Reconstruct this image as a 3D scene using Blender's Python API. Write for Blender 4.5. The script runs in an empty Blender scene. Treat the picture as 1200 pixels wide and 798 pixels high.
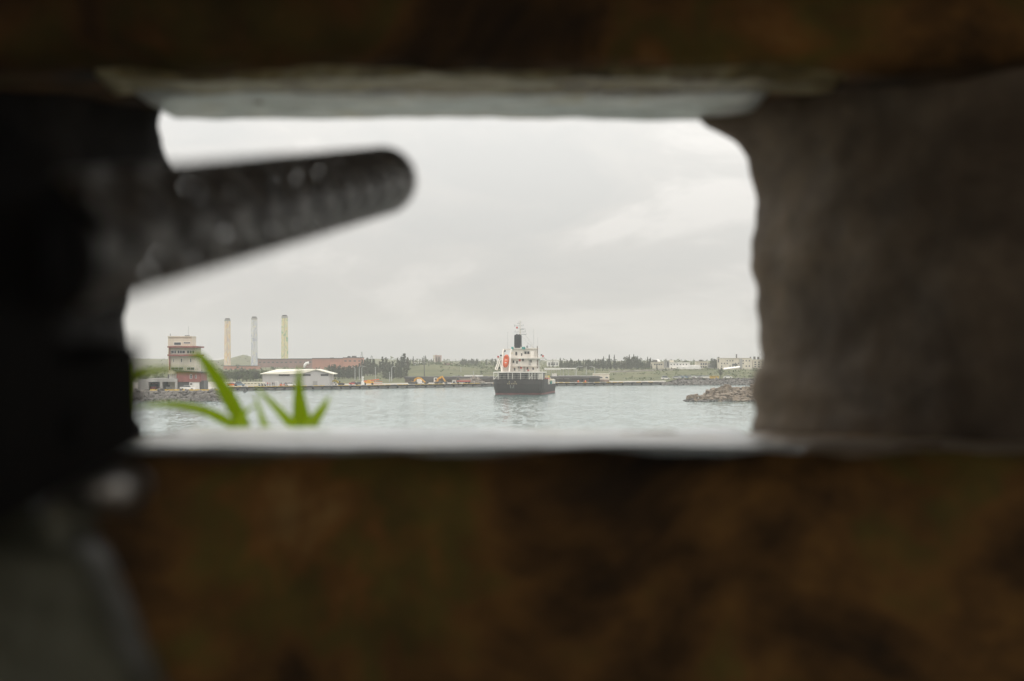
import bpy, bmesh, math, random
from mathutils import Vector, Matrix, noise
random.seed(7)
R = math.radians
SC = bpy.context.scene
COL = SC.collection

# ------------------------------------------------------------------ camera, sky, sun, exposure
H = 11.1            # eye height above the sea (the bunker stands on a slope)
FPX = 2500.0        # focal length in photo pixels (1200 wide)
HY = 425.0          # photo row of the horizon
cam = bpy.data.cameras.new('camera'); camo = bpy.data.objects.new('camera', cam); COL.objects.link(camo)
camo.location = (0, 0, H); camo.rotation_euler = (R(90), 0, 0)
cam.sensor_width = 36; cam.lens = 36 * FPX / 1200
cam.shift_y = (HY - 399) / 1200
cam.clip_start = 0.05; cam.clip_end = 12000
cam.dof.use_dof = True; cam.dof.focus_distance = 800
cam.dof.aperture_fstop = 6.8
SC.camera = camo
SC.view_settings.view_transform = 'Standard'; SC.view_settings.look = 'None'
SC.view_settings.exposure = 0.0; SC.view_settings.gamma = 1
SC.render.engine = 'CYCLES'
SC.cycles.use_denoising = True
SC.cycles.max_bounces = 10; SC.cycles.diffuse_bounces = 5; SC.cycles.glossy_bounces = 4
SC.cycles.transmission_bounces = 4; SC.cycles.volume_bounces = 1; SC.cycles.transparent_max_bounces = 8
SC.cycles.caustics_reflective = False; SC.cycles.caustics_refractive = False

SUN_EL, SUN_AZ = 58, 215
w = bpy.data.worlds.new('World'); SC.world = w; w.use_nodes = True
nt = w.node_tree; N = nt.nodes; L = nt.links; N.clear()
def wn(t, **k):
    n = N.new(t)
    for a, b in k.items(): setattr(n, a, b)
    return n
out = wn('ShaderNodeOutputWorld')
sky = wn('ShaderNodeTexSky', sky_type='NISHITA', sun_disc=False)
sky.sun_elevation = R(SUN_EL); sky.sun_rotation = R(SUN_AZ); sky.air_density = 1.5; sky.dust_density = 4
bg1 = wn('ShaderNodeBackground'); bg1.inputs[1].default_value = 0.10; L.new(sky.outputs[0], bg1.inputs[0])
tc = wn('ShaderNodeTexCoord'); sep = wn('ShaderNodeSeparateXYZ'); L.new(tc.outputs['Generated'], sep.inputs[0])
# overcast deck: brightness rises towards the zenith (1 + 2 sin el), broken by soft cloud billows
zc = wn('ShaderNodeMath', operation='MAXIMUM'); zc.inputs[1].default_value = 0.0; L.new(sep.outputs['Z'], zc.inputs[0])
grad = wn('ShaderNodeMath', operation='MULTIPLY_ADD'); grad.inputs[1].default_value = 2.0; grad.inputs[2].default_value = 1.0; L.new(zc.outputs[0], grad.inputs[0])
mp = wn('ShaderNodeMapping'); mp.inputs['Scale'].default_value = (9.5, 9.5, 24); mp.inputs['Location'].default_value = (1.7, 0.4, 2.2); L.new(tc.outputs['Generated'], mp.inputs[0])
nz = wn('ShaderNodeTexNoise'); nz.inputs['Scale'].default_value = 1.0; nz.inputs['Detail'].default_value = 7; nz.inputs['Roughness'].default_value = 0.55
nz.inputs['Distortion'].default_value = 0.4; L.new(mp.outputs[0], nz.inputs['Vector'])
cr = wn('ShaderNodeValToRGB'); L.new(nz.outputs['Fac'], cr.inputs[0])
cr.color_ramp.elements[0].position = 0.37; cr.color_ramp.elements[0].color = (0.595, 0.588, 0.572, 1)
cr.color_ramp.elements[1].position = 0.62; cr.color_ramp.elements[1].color = (0.730, 0.706, 0.676, 1)
e = cr.color_ramp.elements.new(0.52); e.color = (0.640, 0.624, 0.600, 1)
bg2 = wn('ShaderNodeBackground'); L.new(cr.outputs[0], bg2.inputs[0])
# the hazy belt just above the horizon is duller than the deck above it
mr = wn('ShaderNodeMapRange', interpolation_type='SMOOTHSTEP'); mr.inputs['From Min'].default_value = 0.0; mr.inputs['From Max'].default_value = 0.16; mr.inputs['To Min'].default_value = 0.92; mr.inputs['To Max'].default_value = 1.30
L.new(zc.outputs[0], mr.inputs['Value'])
st = wn('ShaderNodeMath', operation='MULTIPLY'); L.new(mr.outputs[0], st.inputs[1]); L.new(grad.outputs[0], st.inputs[0]); L.new(st.outputs[0], bg2.inputs[1])
mx = wn('ShaderNodeMixShader'); mx.inputs[0].default_value = 0.93; L.new(bg1.outputs[0], mx.inputs[1]); L.new(bg2.outputs[0], mx.inputs[2])
L.new(mx.outputs[0], out.inputs['Surface'])
sd = bpy.data.lights.new('sun', 'SUN'); sd.energy = 0.6; sd.angle = R(25); sd.color = (1, 0.97, 0.92)
so = bpy.data.objects.new('sun', sd); COL.objects.link(so); so.rotation_euler = (R(90 - SUN_EL), 0, R(180 - SUN_AZ))
so.location = (0, 0, 200)

# ------------------------------------------------------------------ helpers
def P(x, y, D):
    """photo pixel + distance -> world point"""
    return Vector(((x - 600) / FPX * D, D, H - (y - HY) / FPX * D))
def PX(x, D): return (x - 600) / FPX * D
def PZ(y, D): return H - (y - HY) / FPX * D

class MB:
    def __init__(s): s.v = []; s.f = []
    def add(s, vs, fs):
        o = len(s.v); s.v += [tuple(v) for v in vs]; s.f += [tuple(i + o for i in f) for f in fs]; return s
    def box(s, x0, x1, y0, y1, z0, z1):
        vs = [(x0,y0,z0),(x1,y0,z0),(x1,y1,z0),(x0,y1,z0),(x0,y0,z1),(x1,y0,z1),(x1,y1,z1),(x0,y1,z1)]
        return s.add(vs, [(0,3,2,1),(4,5,6,7),(0,1,5,4),(1,2,6,5),(2,3,7,6),(3,0,4,7)])
    def bar(s, a, b, w, h=None):
        """rectangular bar a->b"""
        h = h or w; a = Vector(a); b = Vector(b); d = (b - a).normalized()
        up = Vector((0,0,1)) if abs(d.z) < .95 else Vector((0,1,0))
        r = d.cross(up).normalized(); u = r.cross(d)
        vs = [p + r*sx*w/2 + u*sz*h/2 for p in (a, b) for sx, sz in ((-1,-1),(1,-1),(1,1),(-1,1))]
        return s.add(vs, [(3,2,1,0),(4,5,6,7),(0,1,5,4),(1,2,6,5),(2,3,7,6),(3,0,4,7)])
    def tube(s, pts, rad, n=6, cap=True):
        pts = [Vector(p) for p in pts]
        rad = rad if isinstance(rad, (list, tuple)) else [rad] * len(pts)
        vs = []
        for i, p in enumerate(pts):
            d = (pts[min(i+1, len(pts)-1)] - pts[max(i-1, 0)]).normalized()
            up = Vector((0,0,1)) if abs(d.z) < .95 else Vector((0,1,0))
            r = d.cross(up).normalized(); u = r.cross(d)
            for k in range(n):
                t = 2*math.pi*k/n
                vs.append(p + (r*math.cos(t) + u*math.sin(t)) * rad[i])
        fs = []
        for i in range(len(pts)-1):
            for k in range(n):
                fs.append((i*n+k, i*n+(k+1)%n, (i+1)*n+(k+1)%n, (i+1)*n+k))
        if cap:
            fs.append(tuple(range(n-1,-1,-1))); fs.append(tuple((len(pts)-1)*n+k for k in range(n)))
        return s.add(vs, fs)
    def prism(s, poly, y0, y1):
        """polygon of (x,z) extruded along y"""
        n = len(poly)
        vs = [(x,y0,z) for x,z in poly] + [(x,y1,z) for x,z in poly]
        fs = [tuple(range(n)), tuple(range(2*n-1,n-1,-1))] + [(i,i+n,(i+1)%n+n,(i+1)%n) for i in range(n)]
        return s.add(vs, fs)
    def build(s, name, m, parent=None, smooth=False, loc=None, fix=True):
        me = bpy.data.meshes.new(name); me.from_pydata(s.v, [], s.f); me.update()
        if fix:
            bm = bmesh.new(); bm.from_mesh(me); bmesh.ops.recalc_face_normals(bm, faces=bm.faces); bm.to_mesh(me); bm.free()
        if smooth:
            me.polygons.foreach_set('use_smooth', [True]*len(me.polygons))
        return obj(name, me, m, parent, loc)
def obj(name, me, m=None, parent=None, loc=None):
    o = bpy.data.objects.new(name, me); COL.objects.link(o)
    if m is not None and not me.materials: me.materials.append(m)
    if parent is not None: o.parent = parent
    if loc is not None: o.location = loc
    return o
def thing(name, label, cat, loc=(0,0,0), group=None, rz=0):
    o = bpy.data.objects.new(name, None); COL.objects.link(o); o.location = loc; o.rotation_euler = (0,0,rz)
    o.empty_display_size = .1
    return tag(o, label, cat, group)
def tag(o, label, cat, group=None):
    o['label'] = label; o['category'] = cat
    if group: o['group'] = group
    return o
def struct(o): o['kind'] = 'structure'; return o
def copy_tree(o, parent=None):
    c = o.copy(); COL.objects.link(c); c.parent = parent
    for ch in list(o.children): copy_tree(ch, c)
    return c
def lerp_table(tab, x):
    if x <= tab[0][0]: return tab[0][1]
    for (a, va), (b, vb) in zip(tab, tab[1:]):
        if x <= b: return va + (vb - va) * (x - a) / (b - a)
    return tab[-1][1]
def ss(a, b, x):
    t = max(0, min(1, (x - a) / (b - a))); return t*t*(3-2*t)

MATS = {}
def mat(name, col, rough=.8, var=.18, scale=1.0, metal=0, bump=0, col2=None, spec=.4, streak=False, bscale=None):
    """procedural: base colour broken by two noise layers, optional vertical grime streaks and bump"""
    if name in MATS: return MATS[name]
    m = bpy.data.materials.new(name); m.use_nodes = True; t = m.node_tree; n = t.nodes; l = t.links
    b = n['Principled BSDF']; b.inputs['Roughness'].default_value = rough; b.inputs['Metallic'].default_value = metal
    b.inputs['Specular IOR Level'].default_value = spec
    c = n.new('ShaderNodeTexCoord')
    mp = n.new('ShaderNodeMapping'); l.new(c.outputs['Object'], mp.inputs[0])
    mp.inputs['Scale'].default_value = (scale, scale, scale * (.25 if streak else 1))
    z = n.new('ShaderNodeTexNoise'); z.inputs['Scale'].default_value = 1; z.inputs['Detail'].default_value = 6; z.inputs['Roughness'].default_value = .65
    l.new(mp.outputs[0], z.inputs['Vector'])
    r = n.new('ShaderNodeValToRGB'); l.new(z.outputs['Fac'], r.inputs[0])
    c2 = col2 or tuple(v * (1 - var*1.6) for v in col)
    r.color_ramp.elements[0].position = .3; r.color_ramp.elements[0].color = (*c2, 1)
    r.color_ramp.elements[1].position = .7; r.color_ramp.elements[1].color = (*[min(1, v*(1+var*.6)) for v in col], 1)
    l.new(r.outputs[0], b.inputs['Base Color'])
    if bump:
        z2 = n.new('ShaderNodeTexNoise'); z2.inputs['Scale'].default_value = bscale or scale*6; z2.inputs['Detail'].default_value = 5
        l.new(c.outputs['Object'], z2.inputs['Vector'])
        bp = n.new('ShaderNodeBump'); bp.inputs['Strength'].default_value = bump; bp.inputs['Distance'].default_value = .1
        l.new(z2.outputs['Fac'], bp.inputs['Height']); l.new(bp.outputs[0], b.inputs['Normal'])
    MATS[name] = m
    return m
M = dict(
 white=mat('white_paint', (.72,.70,.66), .6, .14, .7, streak=True),
 cream=mat('cream_plaster', (.64,.58,.47), .85, .14, .25, streak=True),
 grey=mat('grey_concrete', (.32,.31,.29), .9, .2, .3, streak=True),
 dgrey=mat('dark_grey_panel', (.10,.10,.10), .8, .2, .4),
 tile_red=mat('red_brown_tile', (.26,.10,.085), .8, .18, .5),
 trim_red=mat('red_trim', (.25,.085,.07), .6, .15, .5),
 brick=mat('brick_red_cladding', (.40,.17,.11), .85, .2, .08, streak=True),
 brick2=mat('dull_brown_cladding', (.27,.15,.12), .85, .25, .06, streak=True),
 brick3=mat('orange_red_cladding', (.46,.20,.13), .85, .14, .06, streak=True),
 roof=mat('pale_metal_roof', (.66,.63,.52), .5, .10, .3),
 wall_w=mat('light_grey_metal_wall', (.42,.41,.40), .6, .08, .3, streak=True),
 dark=mat('dark_opening', (.03,.03,.032), .7, .2, 1),
 glass=mat('window_glass', (.05,.065,.07), .12, .2, 1, spec=.6),
 conc=mat('quay_concrete', (.36,.33,.28), .9, .25, .15, streak=False),
 quayface=mat('wet_quay_face', (.13,.12,.105), .7, .35, .35, streak=True),
 yellow=mat('yellow_paint', (.62,.40,.06), .6, .2, 1.5),
 rubber=mat('black_rubber', (.02,.02,.02), .8, .2, 2),
 exc=mat('excavator_yellow', (.72,.36,.03), .5, .2, .8),
 exc2=mat('excavator_lemon', (.62,.46,.06), .5, .2, .8),
 steel=mat('dark_steel', (.07,.065,.06), .6, .3, 1.0),
 pole=mat('galvanised_pole', (.42,.42,.41), .5, .12, 1, metal=.3),
 rust=mat('rust_brown', (.25,.185,.145), .9, .3, .4, streak=True),
 rock=mat('boulder_grey', (.145,.13,.115), .95, .35, .5, bump=.4),
 rock2=mat('block_concrete_tan', (.225,.18,.135), .95, .35, .35, bump=.4),
 rockd=mat('wet_dark_block', (.10,.09,.08), .7, .35, .5, bump=.4),
 orange=mat('safety_orange', (.66,.115,.02), .5, .12, 1),
 hull=mat('charcoal_hull', (.042,.036,.033), .75, .35, .22, streak=True, col2=(.026,.022,.020), spec=.25),
 boot=mat('red_boot_topping', (.22,.055,.055), .7, .35, .3),
 shipw=mat('ship_white', (.74,.69,.62), .5, .16, .45, streak=True),
 teal=mat('teal_paint', (.06,.30,.26), .6, .2, 1),
 gold=mat('gold_lettering', (.55,.45,.28), .6, .1, 2),
 red=mat('red_paint', (.50,.07,.06), .5, .15, 1),
 shipcream=mat('deck_cream', (.55,.48,.34), .6, .2, .6),
 blue=mat('blue_grey_paint', (.16,.22,.28), .5, .15, 1),
 trunk=mat('bark', (.10,.075,.055), .95, .3, 2),
)

# ------------------------------------------------------------------ terrain functions
SHORE = [(-900,700),(265,855),(440,925),(580,1016),(700,1055),(790,1084),(900,1092),(2400,1250)]
QZ = 1.5
def shoreD(x): return lerp_table(SHORE, x)
TL = [(1050,2.3),(1150,2.5),(1300,3.6),(1500,5.5),(1700,7.2),(2200,11.5),(2700,14.5),(3600,13)]
TR = [(1090,2.3),(1150,3.0),(1300,6.4),(1500,8.3),(2000,11.3),(2600,14.0),(3600,13)]
def tz(x, D):
    """ground height at photo column x and distance D"""
    d0 = shoreD(x)
    a = lerp_table(TL, D); b = lerp_table(TR, D)
    k = ss(420, 500, x)
    z = a*(1-k) + b*k
    z += 3.2*math.exp(-((x-505)/42)**2 - ((D-1360)/120)**2)
    z += 7*math.exp(-((x-285)/16)**2 - ((D-2650)/250)**2) + 4*math.exp(-((x-120)/90)**2 - ((D-2500)/300)**2)
    z += 3.5*math.exp(-((x-440)/30)**2 - ((D-2700)/250)**2)
    n = noise.noise(Vector((PX(x,D)/90, D/90, 3.1)))
    q = ss(d0+96, d0+190, D); base = QZ - .02 + 1.8*ss(782, 796, x)
    return base*(1-q) + q*max(base, z + n*1.0*ss(1150,1500,D))
def gp(x, D): return Vector((PX(x,D), D, tz(x,D)))

# sea
def water_mat():
    m = bpy.data.materials.new('sea_water'); m.use_nodes = True; t = m.node_tree; n = t.nodes; l = t.links
    b = n['Principled BSDF']; b.inputs['Base Color'].default_value = (.075,.135,.125,1); b.inputs['Roughness'].default_value = .12
    b.inputs['IOR'].default_value = 1.33
    c = n.new('ShaderNodeTexCoord')
    prev = None
    for sc, amp in (((.07,.018,1), .08), ((.55,.10,1), .24), ((2.4,.42,1), .34)):
        mp = n.new('ShaderNodeMapping'); mp.inputs['Scale'].default_value = sc; mp.inputs['Rotation'].default_value = (0,0,.12); l.new(c.outputs['Object'], mp.inputs[0])
        z = n.new('ShaderNodeTexNoise'); z.inputs['Scale'].default_value = 1; z.inputs['Detail'].default_value = 3; z.inputs['Roughness'].default_value = .6
        l.new(mp.outputs[0], z.inputs['Vector'])
        sb = n.new('ShaderNodeVectorMath'); sb.operation = 'SUBTRACT'; sb.inputs[1].default_value = (.5,.5,.5); l.new(z.outputs['Color'], sb.inputs[0])
        ml = n.new('ShaderNodeVectorMath'); ml.operation = 'MULTIPLY'; ml.inputs[1].default_value = (amp,amp*1.6,0); l.new(sb.outputs[0], ml.inputs[0])
        ad = n.new('ShaderNodeVectorMath'); l.new(ml.outputs[0], ad.inputs[0])
        if prev is None: ad.inputs[1].default_value = (0,0,1)
        else: l.new(prev.outputs[0], ad.inputs[1])
        prev = ad
    nm = n.new('ShaderNodeVectorMath'); nm.operation = 'NORMALIZE'; l.new(prev.outputs[0], nm.inputs[0]); l.new(nm.outputs[0], b.inputs['Normal'])
    return m
sea = MB()
xs = [-3400 + 6800*i/40 for i in range(41)]; ys = [25 + 3675*i/30 for i in range(31)]
sea.add([(x,y,0) for y in ys for x in xs], [(j*41+i, j*41+i+1, (j+1)*41+i+1, (j+1)*41+i) for j in range(30) for i in range(40)])
struct(sea.build('sea', water_mat(), fix=False))

# land beyond the harbour
def land_mat():
    m = bpy.data.materials.new('grassy_land'); m.use_nodes = True; t = m.node_tree; n = t.nodes; l = t.links
    b = n['Principled BSDF']; b.inputs['Roughness'].default_value = .95; b.inputs['Specular IOR Level'].default_value = .1
    c = n.new('ShaderNodeTexCoord')
    z = n.new('ShaderNodeTexNoise'); z.inputs['Scale'].default_value = .035; z.inputs['Detail'].default_value = 8; z.inputs['Roughness'].default_value = .7; l.new(c.outputs['Object'], z.inputs['Vector'])
    r = n.new('ShaderNodeValToRGB'); l.new(z.outputs['Fac'], r.inputs[0]); e = r.color_ramp.elements
    e[0].position = .3; e[0].color = (.062,.066,.034,1); e[1].position = .72; e[1].color = (.165,.155,.085,1)
    x = e.new(.5); x.color = (.112,.118,.056,1)
    g = n.new('ShaderNodeTexNoise'); g.inputs['Scale'].default_value = .4; g.inputs['Detail'].default_value = 5; l.new(c.outputs['Object'], g.inputs['Vector'])
    mx = n.new('ShaderNodeMix'); mx.data_type = 'RGBA'; mx.blend_type = 'MULTIPLY'; mx.inputs[0].default_value = .6
    r2 = n.new('ShaderNodeValToRGB'); l.new(g.outputs['Fac'], r2.inputs[0]); r2.color_ramp.elements[0].position=.3; r2.color_ramp.elements[0].color=(.55,.55,.55,1); r2.color_ramp.elements[1].position=.7
    l.new(r.outputs[0], mx.inputs[6]); l.new(r2.outputs[0], mx.inputs[7]); l.new(mx.outputs[2], b.inputs['Base Color'])
    return m
cols = list(range(-900, 2401, 15)); ratios = [0,.5/1000,.03,.06,.085,.095,.105,.12,.14,.17,.20,.23,.26,.29,.33,.37,.42,.48,.55,.65,.8,1.0,1.25,1.5,1.8,2.1,2.3]
vs = []
for r in ratios:
    for x in cols:
        D = shoreD(x)*(1+r)
        vs.append((PX(x,D), D, tz(x,D) - (.012 if r < .085 else 0)))
nc = len(cols)
fs = [(j*nc+i, j*nc+i+1, (j+1)*nc+i+1, (j+1)*nc+i) for j in range(len(ratios)-1) for i in range(nc-1)]
land = MB().add(vs, fs); lo = struct(land.build('ground', land_mat(), fix=False))

# quay apron (concrete sheet with a thick front face), fenders and kerb blocks as its pieces
qx = list(range(-300, 781, 15))
q = MB(); vs = []
for x in qx:
    D0 = shoreD(x) - .6; D1 = D0 + 92
    vs += [(PX(x,D0),D0,-2), (PX(x,D0),D0,QZ), (PX(x,D1),D1,QZ), (PX(x,D1),D1,1.2)]
fs = []
for i in range(len(qx)-1):
    a, b = i*4, i*4+4
    fs += [(a+1,b+1,b+2,a+2), (a+2,b+2,b+3,a+3)]
fs += [(0,1,2,3), tuple(len(vs)-4+k for k in (3,2,1,0))]
q.add(vs, fs); quay = struct(q.build('quay', M['conc']))
qf = MB(); vs = []
for x in qx:
    D0 = shoreD(x) - .62; vs += [(PX(x,D0),D0,-2),(PX(x,D0),D0,QZ-.55)]
qf.add(vs, [(2*i,2*i+2,2*i+3,2*i+1) for i in range(len(qx)-1)]); qf.build('quay_face', M['quayface'], quay)
fm = None; km = None
for x in range(268, 780, 11):
    D = shoreD(x) - 1.0
    if fm is None:
        f = MB().tube([(0,-.35,1.1),(0,.3,1.1)], .5, 10).build('fender', M['rubber'], quay, True); fm = f.data
    else: f = obj('fender', fm, None, quay)
    f.location = (PX(x,D), D, -.35)
for x0 in range(270, 776, 7):
    x1 = x0 + 5.2; D0, D1 = shoreD(x0)-.2, shoreD(x1)-.2
    k = MB().bar((PX(x0,D0),D0,QZ+.13),(PX(x1,D1),D1,QZ+.13), .4, .24).build('kerb_block', M['yellow'] if random.random() < .6 else M['conc'], quay)

# mole with the harbour tower
mo = MB(); poly = [(PX(-500,632),632),(PX(267,632),632),(PX(266,852),852),(PX(266,905),905),(PX(-500,700)-100,905)]
n = len(poly); mo.add([(x,y,-2) for x,y in poly]+[(x,y,3.0) for x,y in poly], [tuple(range(n,2*n))]+[(i,(i+1)%n,(i+1)%n+n,i+n) for i in range(n)])
mole = struct(mo.build('harbour_mole', M['conc']))
for x0 in (176,183,190,197,204,  214,221,228,235,242,249):
    MB().bar(P(x0,0,632.6).xy.to_3d()+Vector((0,0,3.17)), P(x0+6.2,0,632.6).xy.to_3d()+Vector((0,0,3.17)), .5, .34).build('kerb_block', M['yellow'], mole)

# ------------------------------------------------------------------ boulders and blocks
def rock_mesh(name, m, seed, boxy=False):
    rnd = random.Random(seed); bm = bmesh.new()
    if boxy:
        bmesh.ops.create_cube(bm, size=1.0); bmesh.ops.bevel(bm, geom=bm.edges[:], offset=.1, segments=1, affect='EDGES')
        for v in bm.verts: v.co *= 1 + .10*noise.noise(v.co*2 + Vector((seed,0,0)))
    else:
        bmesh.ops.create_icosphere(bm, subdivisions=1, radius=.6)
        for v in bm.verts:
            v.co *= .75 + .5*rnd.random(); v.co.z *= .8
    me = bpy.data.meshes.new(name); bm.to_mesh(me); bm.free(); me.materials.append(m); return me
RK = [rock_mesh('boulder', M['rock'], i) for i in range(5)] + [rock_mesh('boulder', M['rockd'], 9)]
BK = [rock_mesh('block', M['rock2'], i, True) for i in range(4)] + [rock_mesh('block', M['rock2'], 21), rock_mesh('block', M['rockd'], 5, True)]
def put(me, name, parent, loc, s, tilt=.5):
    o = obj(name, me, None, parent); o.location = loc
    o.scale = (s*random.uniform(.8,1.3), s*random.uniform(.8,1.3), s*random.uniform(.7,1.05))
    o.rotation_euler = (random.uniform(-tilt,tilt), random.uniform(-tilt,tilt), random.uniform(0,6.28)); return o
rv = thing('riprap_revetment', 'bank of dark grey boulders at the foot of the harbour tower', 'rocks', P(200,0,625).xy.to_3d())
def rel(p, t): return Vector(p) - t.location
core = MB(); core.add([rel(p, rv) for p in [(PX(60,634),634,2.6),(PX(264,634),634,2.6),(PX(60,618),617.5,-1.4),(PX(264,618),617.5,-1.4),(PX(60,634),634,-1.4),(PX(264,634),634,-1.4)]], [(0,1,3,2),(0,2,4),(1,5,3),(0,4,5,1),(2,3,5,4)])
core.build('core', M['rockd'], rv)
for row in range(6):
    t = row/5
    for i in range(46):
        x = 100 + i*3.72 + random.uniform(-1.2,1.2) + (row%2)*1.8
        D = 633 - 15*t + random.uniform(-1,1); z = 2.6 - 2.9*t + random.uniform(-.3,.3)
        put(random.choice(RK[:5] if t < .7 else RK[4:]), 'boulder', rv, rel((PX(x,D),D,z), rv), random.uniform(1.2,2.0), 1)
# the right breakwater of tumbled blocks
bw = thing('block_breakwater', 'tapering breakwater of tumbled tan concrete blocks ending in the water', 'breakwater', (PX(850,625),625,0))
prof = [(804,.3),(808,.7),(815,1.2),(822,2.0),(832,3.2),(842,3.7),(852,3.8),(870,4.0),(960,4.4)]
def bh(x): return lerp_table(prof, x)
core = MB(); bx = list(range(805, 961, 5)); vs = []
for x in bx:
    h = bh(x)*.72 - .5
    vs += [rel((PX(x,617),617,-1.5),bw), rel((PX(x,628),626,h),bw), rel((PX(x,634),634,h),bw), rel((PX(x,644),644,-1.5),bw)]
core.add(vs, [(a+k, a+4+k, a+5+k, a+1+k) for a in range(0,len(vs)-4,4) for k in range(3)] + [(0,1,2,3), tuple(len(vs)-4+k for k in (3,2,1,0))])
core.build('core', M['rockd'], bw)
cnt = 0
x = 804.0
while x < 958:
    h = bh(x)
    rows = max(1, int(round(h/.85)))
    for r in range(rows+1):
        t = r/max(1,rows)
        D = 616.5 + 10.5*t + random.uniform(-.5,.5); z = -.15 + (h-.35)*t + random.uniform(-.25,.2)
        m = BK[5] if (r == 0 or (x < 815)) and random.random() < .75 else random.choice(BK[:5])
        put(m, 'block', bw, rel((PX(x+random.uniform(-1.5,1.5),D),D,z), bw), random.uniform(.95,1.55)*(.8 if x < 812 else 1), .45); cnt += 1
    if random.random() < .25:
        put(random.choice(BK[:4]), 'block', bw, rel((PX(x,628),628,h+.25),bw), random.uniform(1.1,1.5), .3)
    x += random.uniform(3.2,4.8) if x < 890 else 7
# far rocky shore
fr = thing('rocky_shore', 'low bank of grey boulders along the far shore below the parked cars', 'rocks', (PX(830,1084),1084,0))
core = MB(); xx = list(range(776, 961, 8)); vs = []
for x in xx:
    D = shoreD(x); hh = .6 + 2.3*ss(776,800,x)
    vs += [rel((PX(x,D-7),D-7,-1.5),fr), rel((PX(x,D-1),D-1,hh-.5),fr), rel((PX(x,D+9),D+9,hh-.2),fr), rel((PX(x,D+12),D+12,1),fr)]
core.add(vs, [(a+k, a+4+k, a+5+k, a+1+k) for a in range(0,len(vs)-4,4) for k in range(3)] + [(0,1,2,3), tuple(len(vs)-4+k for k in (3,2,1,0))])
core.build('core', M['rock'], fr)
x = 777
while x < 950:
    D0 = shoreD(x); hh = .8 + 2.2*ss(776,800,x)
    for r in range(5):
        t = r/4; D = D0-7+8*t; put(random.choice(RK if r < 1 else RK[:5]), 'boulder', fr, rel((PX(x+random.uniform(-1.5,1.5),D),D,-.1+(hh-.2)*t+random.uniform(-.2,.3)),fr), random.uniform(1.3,2.3), 1)
    x += random.uniform(2.6,4.2) if x < 890 else 7

# ------------------------------------------------------------------ buildings
def bldg(name, label, cat, x, D, group=None):
    return thing(name, label, cat, (PX(x,D), D, tz(x,D)), group)
class Bd:
    """building parts given by photo pixels at the distance of the front face"""
    def __init__(s, root, D): s.r = root; s.D = D
    def box(s, name, m, x0, x1, y0, y1, d0=0, d1=10, parent=None, down=0):
        D = s.D; o = s.r.location
        b = MB().box(PX(x0,D)-o.x, PX(x1,D)-o.x, D+d0-o.y, D+d1-o.y, PZ(y1,D)-down-o.z, PZ(y0,D)-o.z)
        return b.build(name, m, parent or s.r)
    def win(s, x0, x1, y0, y1, d=0, parent=None, m=None, frame=True, name='window'):
        D = s.D; o = s.r.location
        X0, X1, Z0, Z1 = PX(x0,D)-o.x, PX(x1,D)-o.x, PZ(y1,D)-o.z, PZ(y0,D)-o.z
        Y = D + d - o.y
        fw = min(.12, (X1-X0)*.15)
        f = MB().box(X0-fw,X1+fw,Y-.10,Y+.05,Z0-fw,Z0).box(X0-fw,X1+fw,Y-.10,Y+.05,Z1,Z1+fw).box(X0-fw,X0,Y-.10,Y+.05,Z0,Z1).box(X1,X1+fw,Y-.10,Y+.05,Z0,Z1)
        wf = f.build(name, M['white'] if frame else M['dgrey'], parent or s.r)
        MB().box(X0,X1,Y-.03,Y+.04,Z0,Z1).build('pane', m or M['glass'], wf)
        return wf

# harbour tower
D = 645
t = thing('harbour_tower', 'cream harbour office tower with red balcony bands above a tiled annex', 'building', (PX(205,D),D,3.0))
b = Bd(t, D)
b.box('stair_core', M['cream'], 194.2, 222.3, 395, 457, 4.2, 13)
b.box('parapet', M['cream'], 193.9, 222.6, 394.2, 395.4, 3.9, 13.3)
b.box('roof_box', M['steel'], 213, 218, 393.4, 394.3, 6, 8)
b.box('tower_wall', M['cream'], 198.6, 228.8, 405.6, 457, 1.2, 12)
for y0, y1 in ((405.0,406.8),(414.7,416.6)):
    b.box('balcony_band', M['trim_red'], 196.3, 232.3, y0, y1, -.3, 12.5)
b.box('corner_strip', M['trim_red'], 197.6, 198.9, 406.8, 433, .9, 2.2)
for x0,x1 in ((200,203),(203.6,205.6),(207.5,209.6),(210.2,212.4),(213,216),(218.5,221),(221.6,224),(224.6,227)):
    b.win(x0,x1,410.3,413.4,1.2)
for x0,x1 in ((211.4,212.6),(222.2,223.4),(202.5,203.1)):
    b.win(x0,x1,419.6,423.8,1.2)
for x0,x1 in ((200,204),(204.6,208),(208.6,214),(218.5,222.5),(223,227)):
    b.win(x0,x1,430,432.8,1.2, m=M['glass'])
b.win(201.5,209.5,400.6,403.4,4.2); b.win(213,220.5,400.4,401.6,4.2)
an = b.box('annex_block', M['tile_red'], 207.6, 236, 435.2, 447, -1.2, 12)
o = t.location
MB().prism([(PX(204,D)-o.x,PZ(434.2,D)-o.z),(PX(239,D)-o.x,PZ(436.2,D)-o.z),(PX(239,D)-o.x,PZ(435.2,D)-o.z),(PX(204,D)-o.x,PZ(433.2,D)-o.z)], D-1.9-o.y, D+12.4-o.y).build('annex_roof', M['steel'], t)
b.win(223.6,225.6,438.2,443,-1.2); b.win(229.6,231,438.8,442.6,-1.2)
b.box('garage_wall', M['grey'], 174.6, 209, 442.8, 446.8, -2.2, 11)
for x0,x1 in ((174.6,175.4),(188.6,191.6),(206.4,209)):
    b.box('pillar', M['grey'], x0, x1, 446.8, 457.5, -2.2, 0)
b.box('garage_back', M['dgrey'], 174.6, 209, 446.8, 457.5, 5.5, 11)
b.box('garage_side', M['grey'], 174.6, 175.2, 446.8, 457.5, 0, 5.5)
b.box('bay_wall', M['dgrey'], 209, 222.4, 447, 457.5, -.6, 10)
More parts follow.
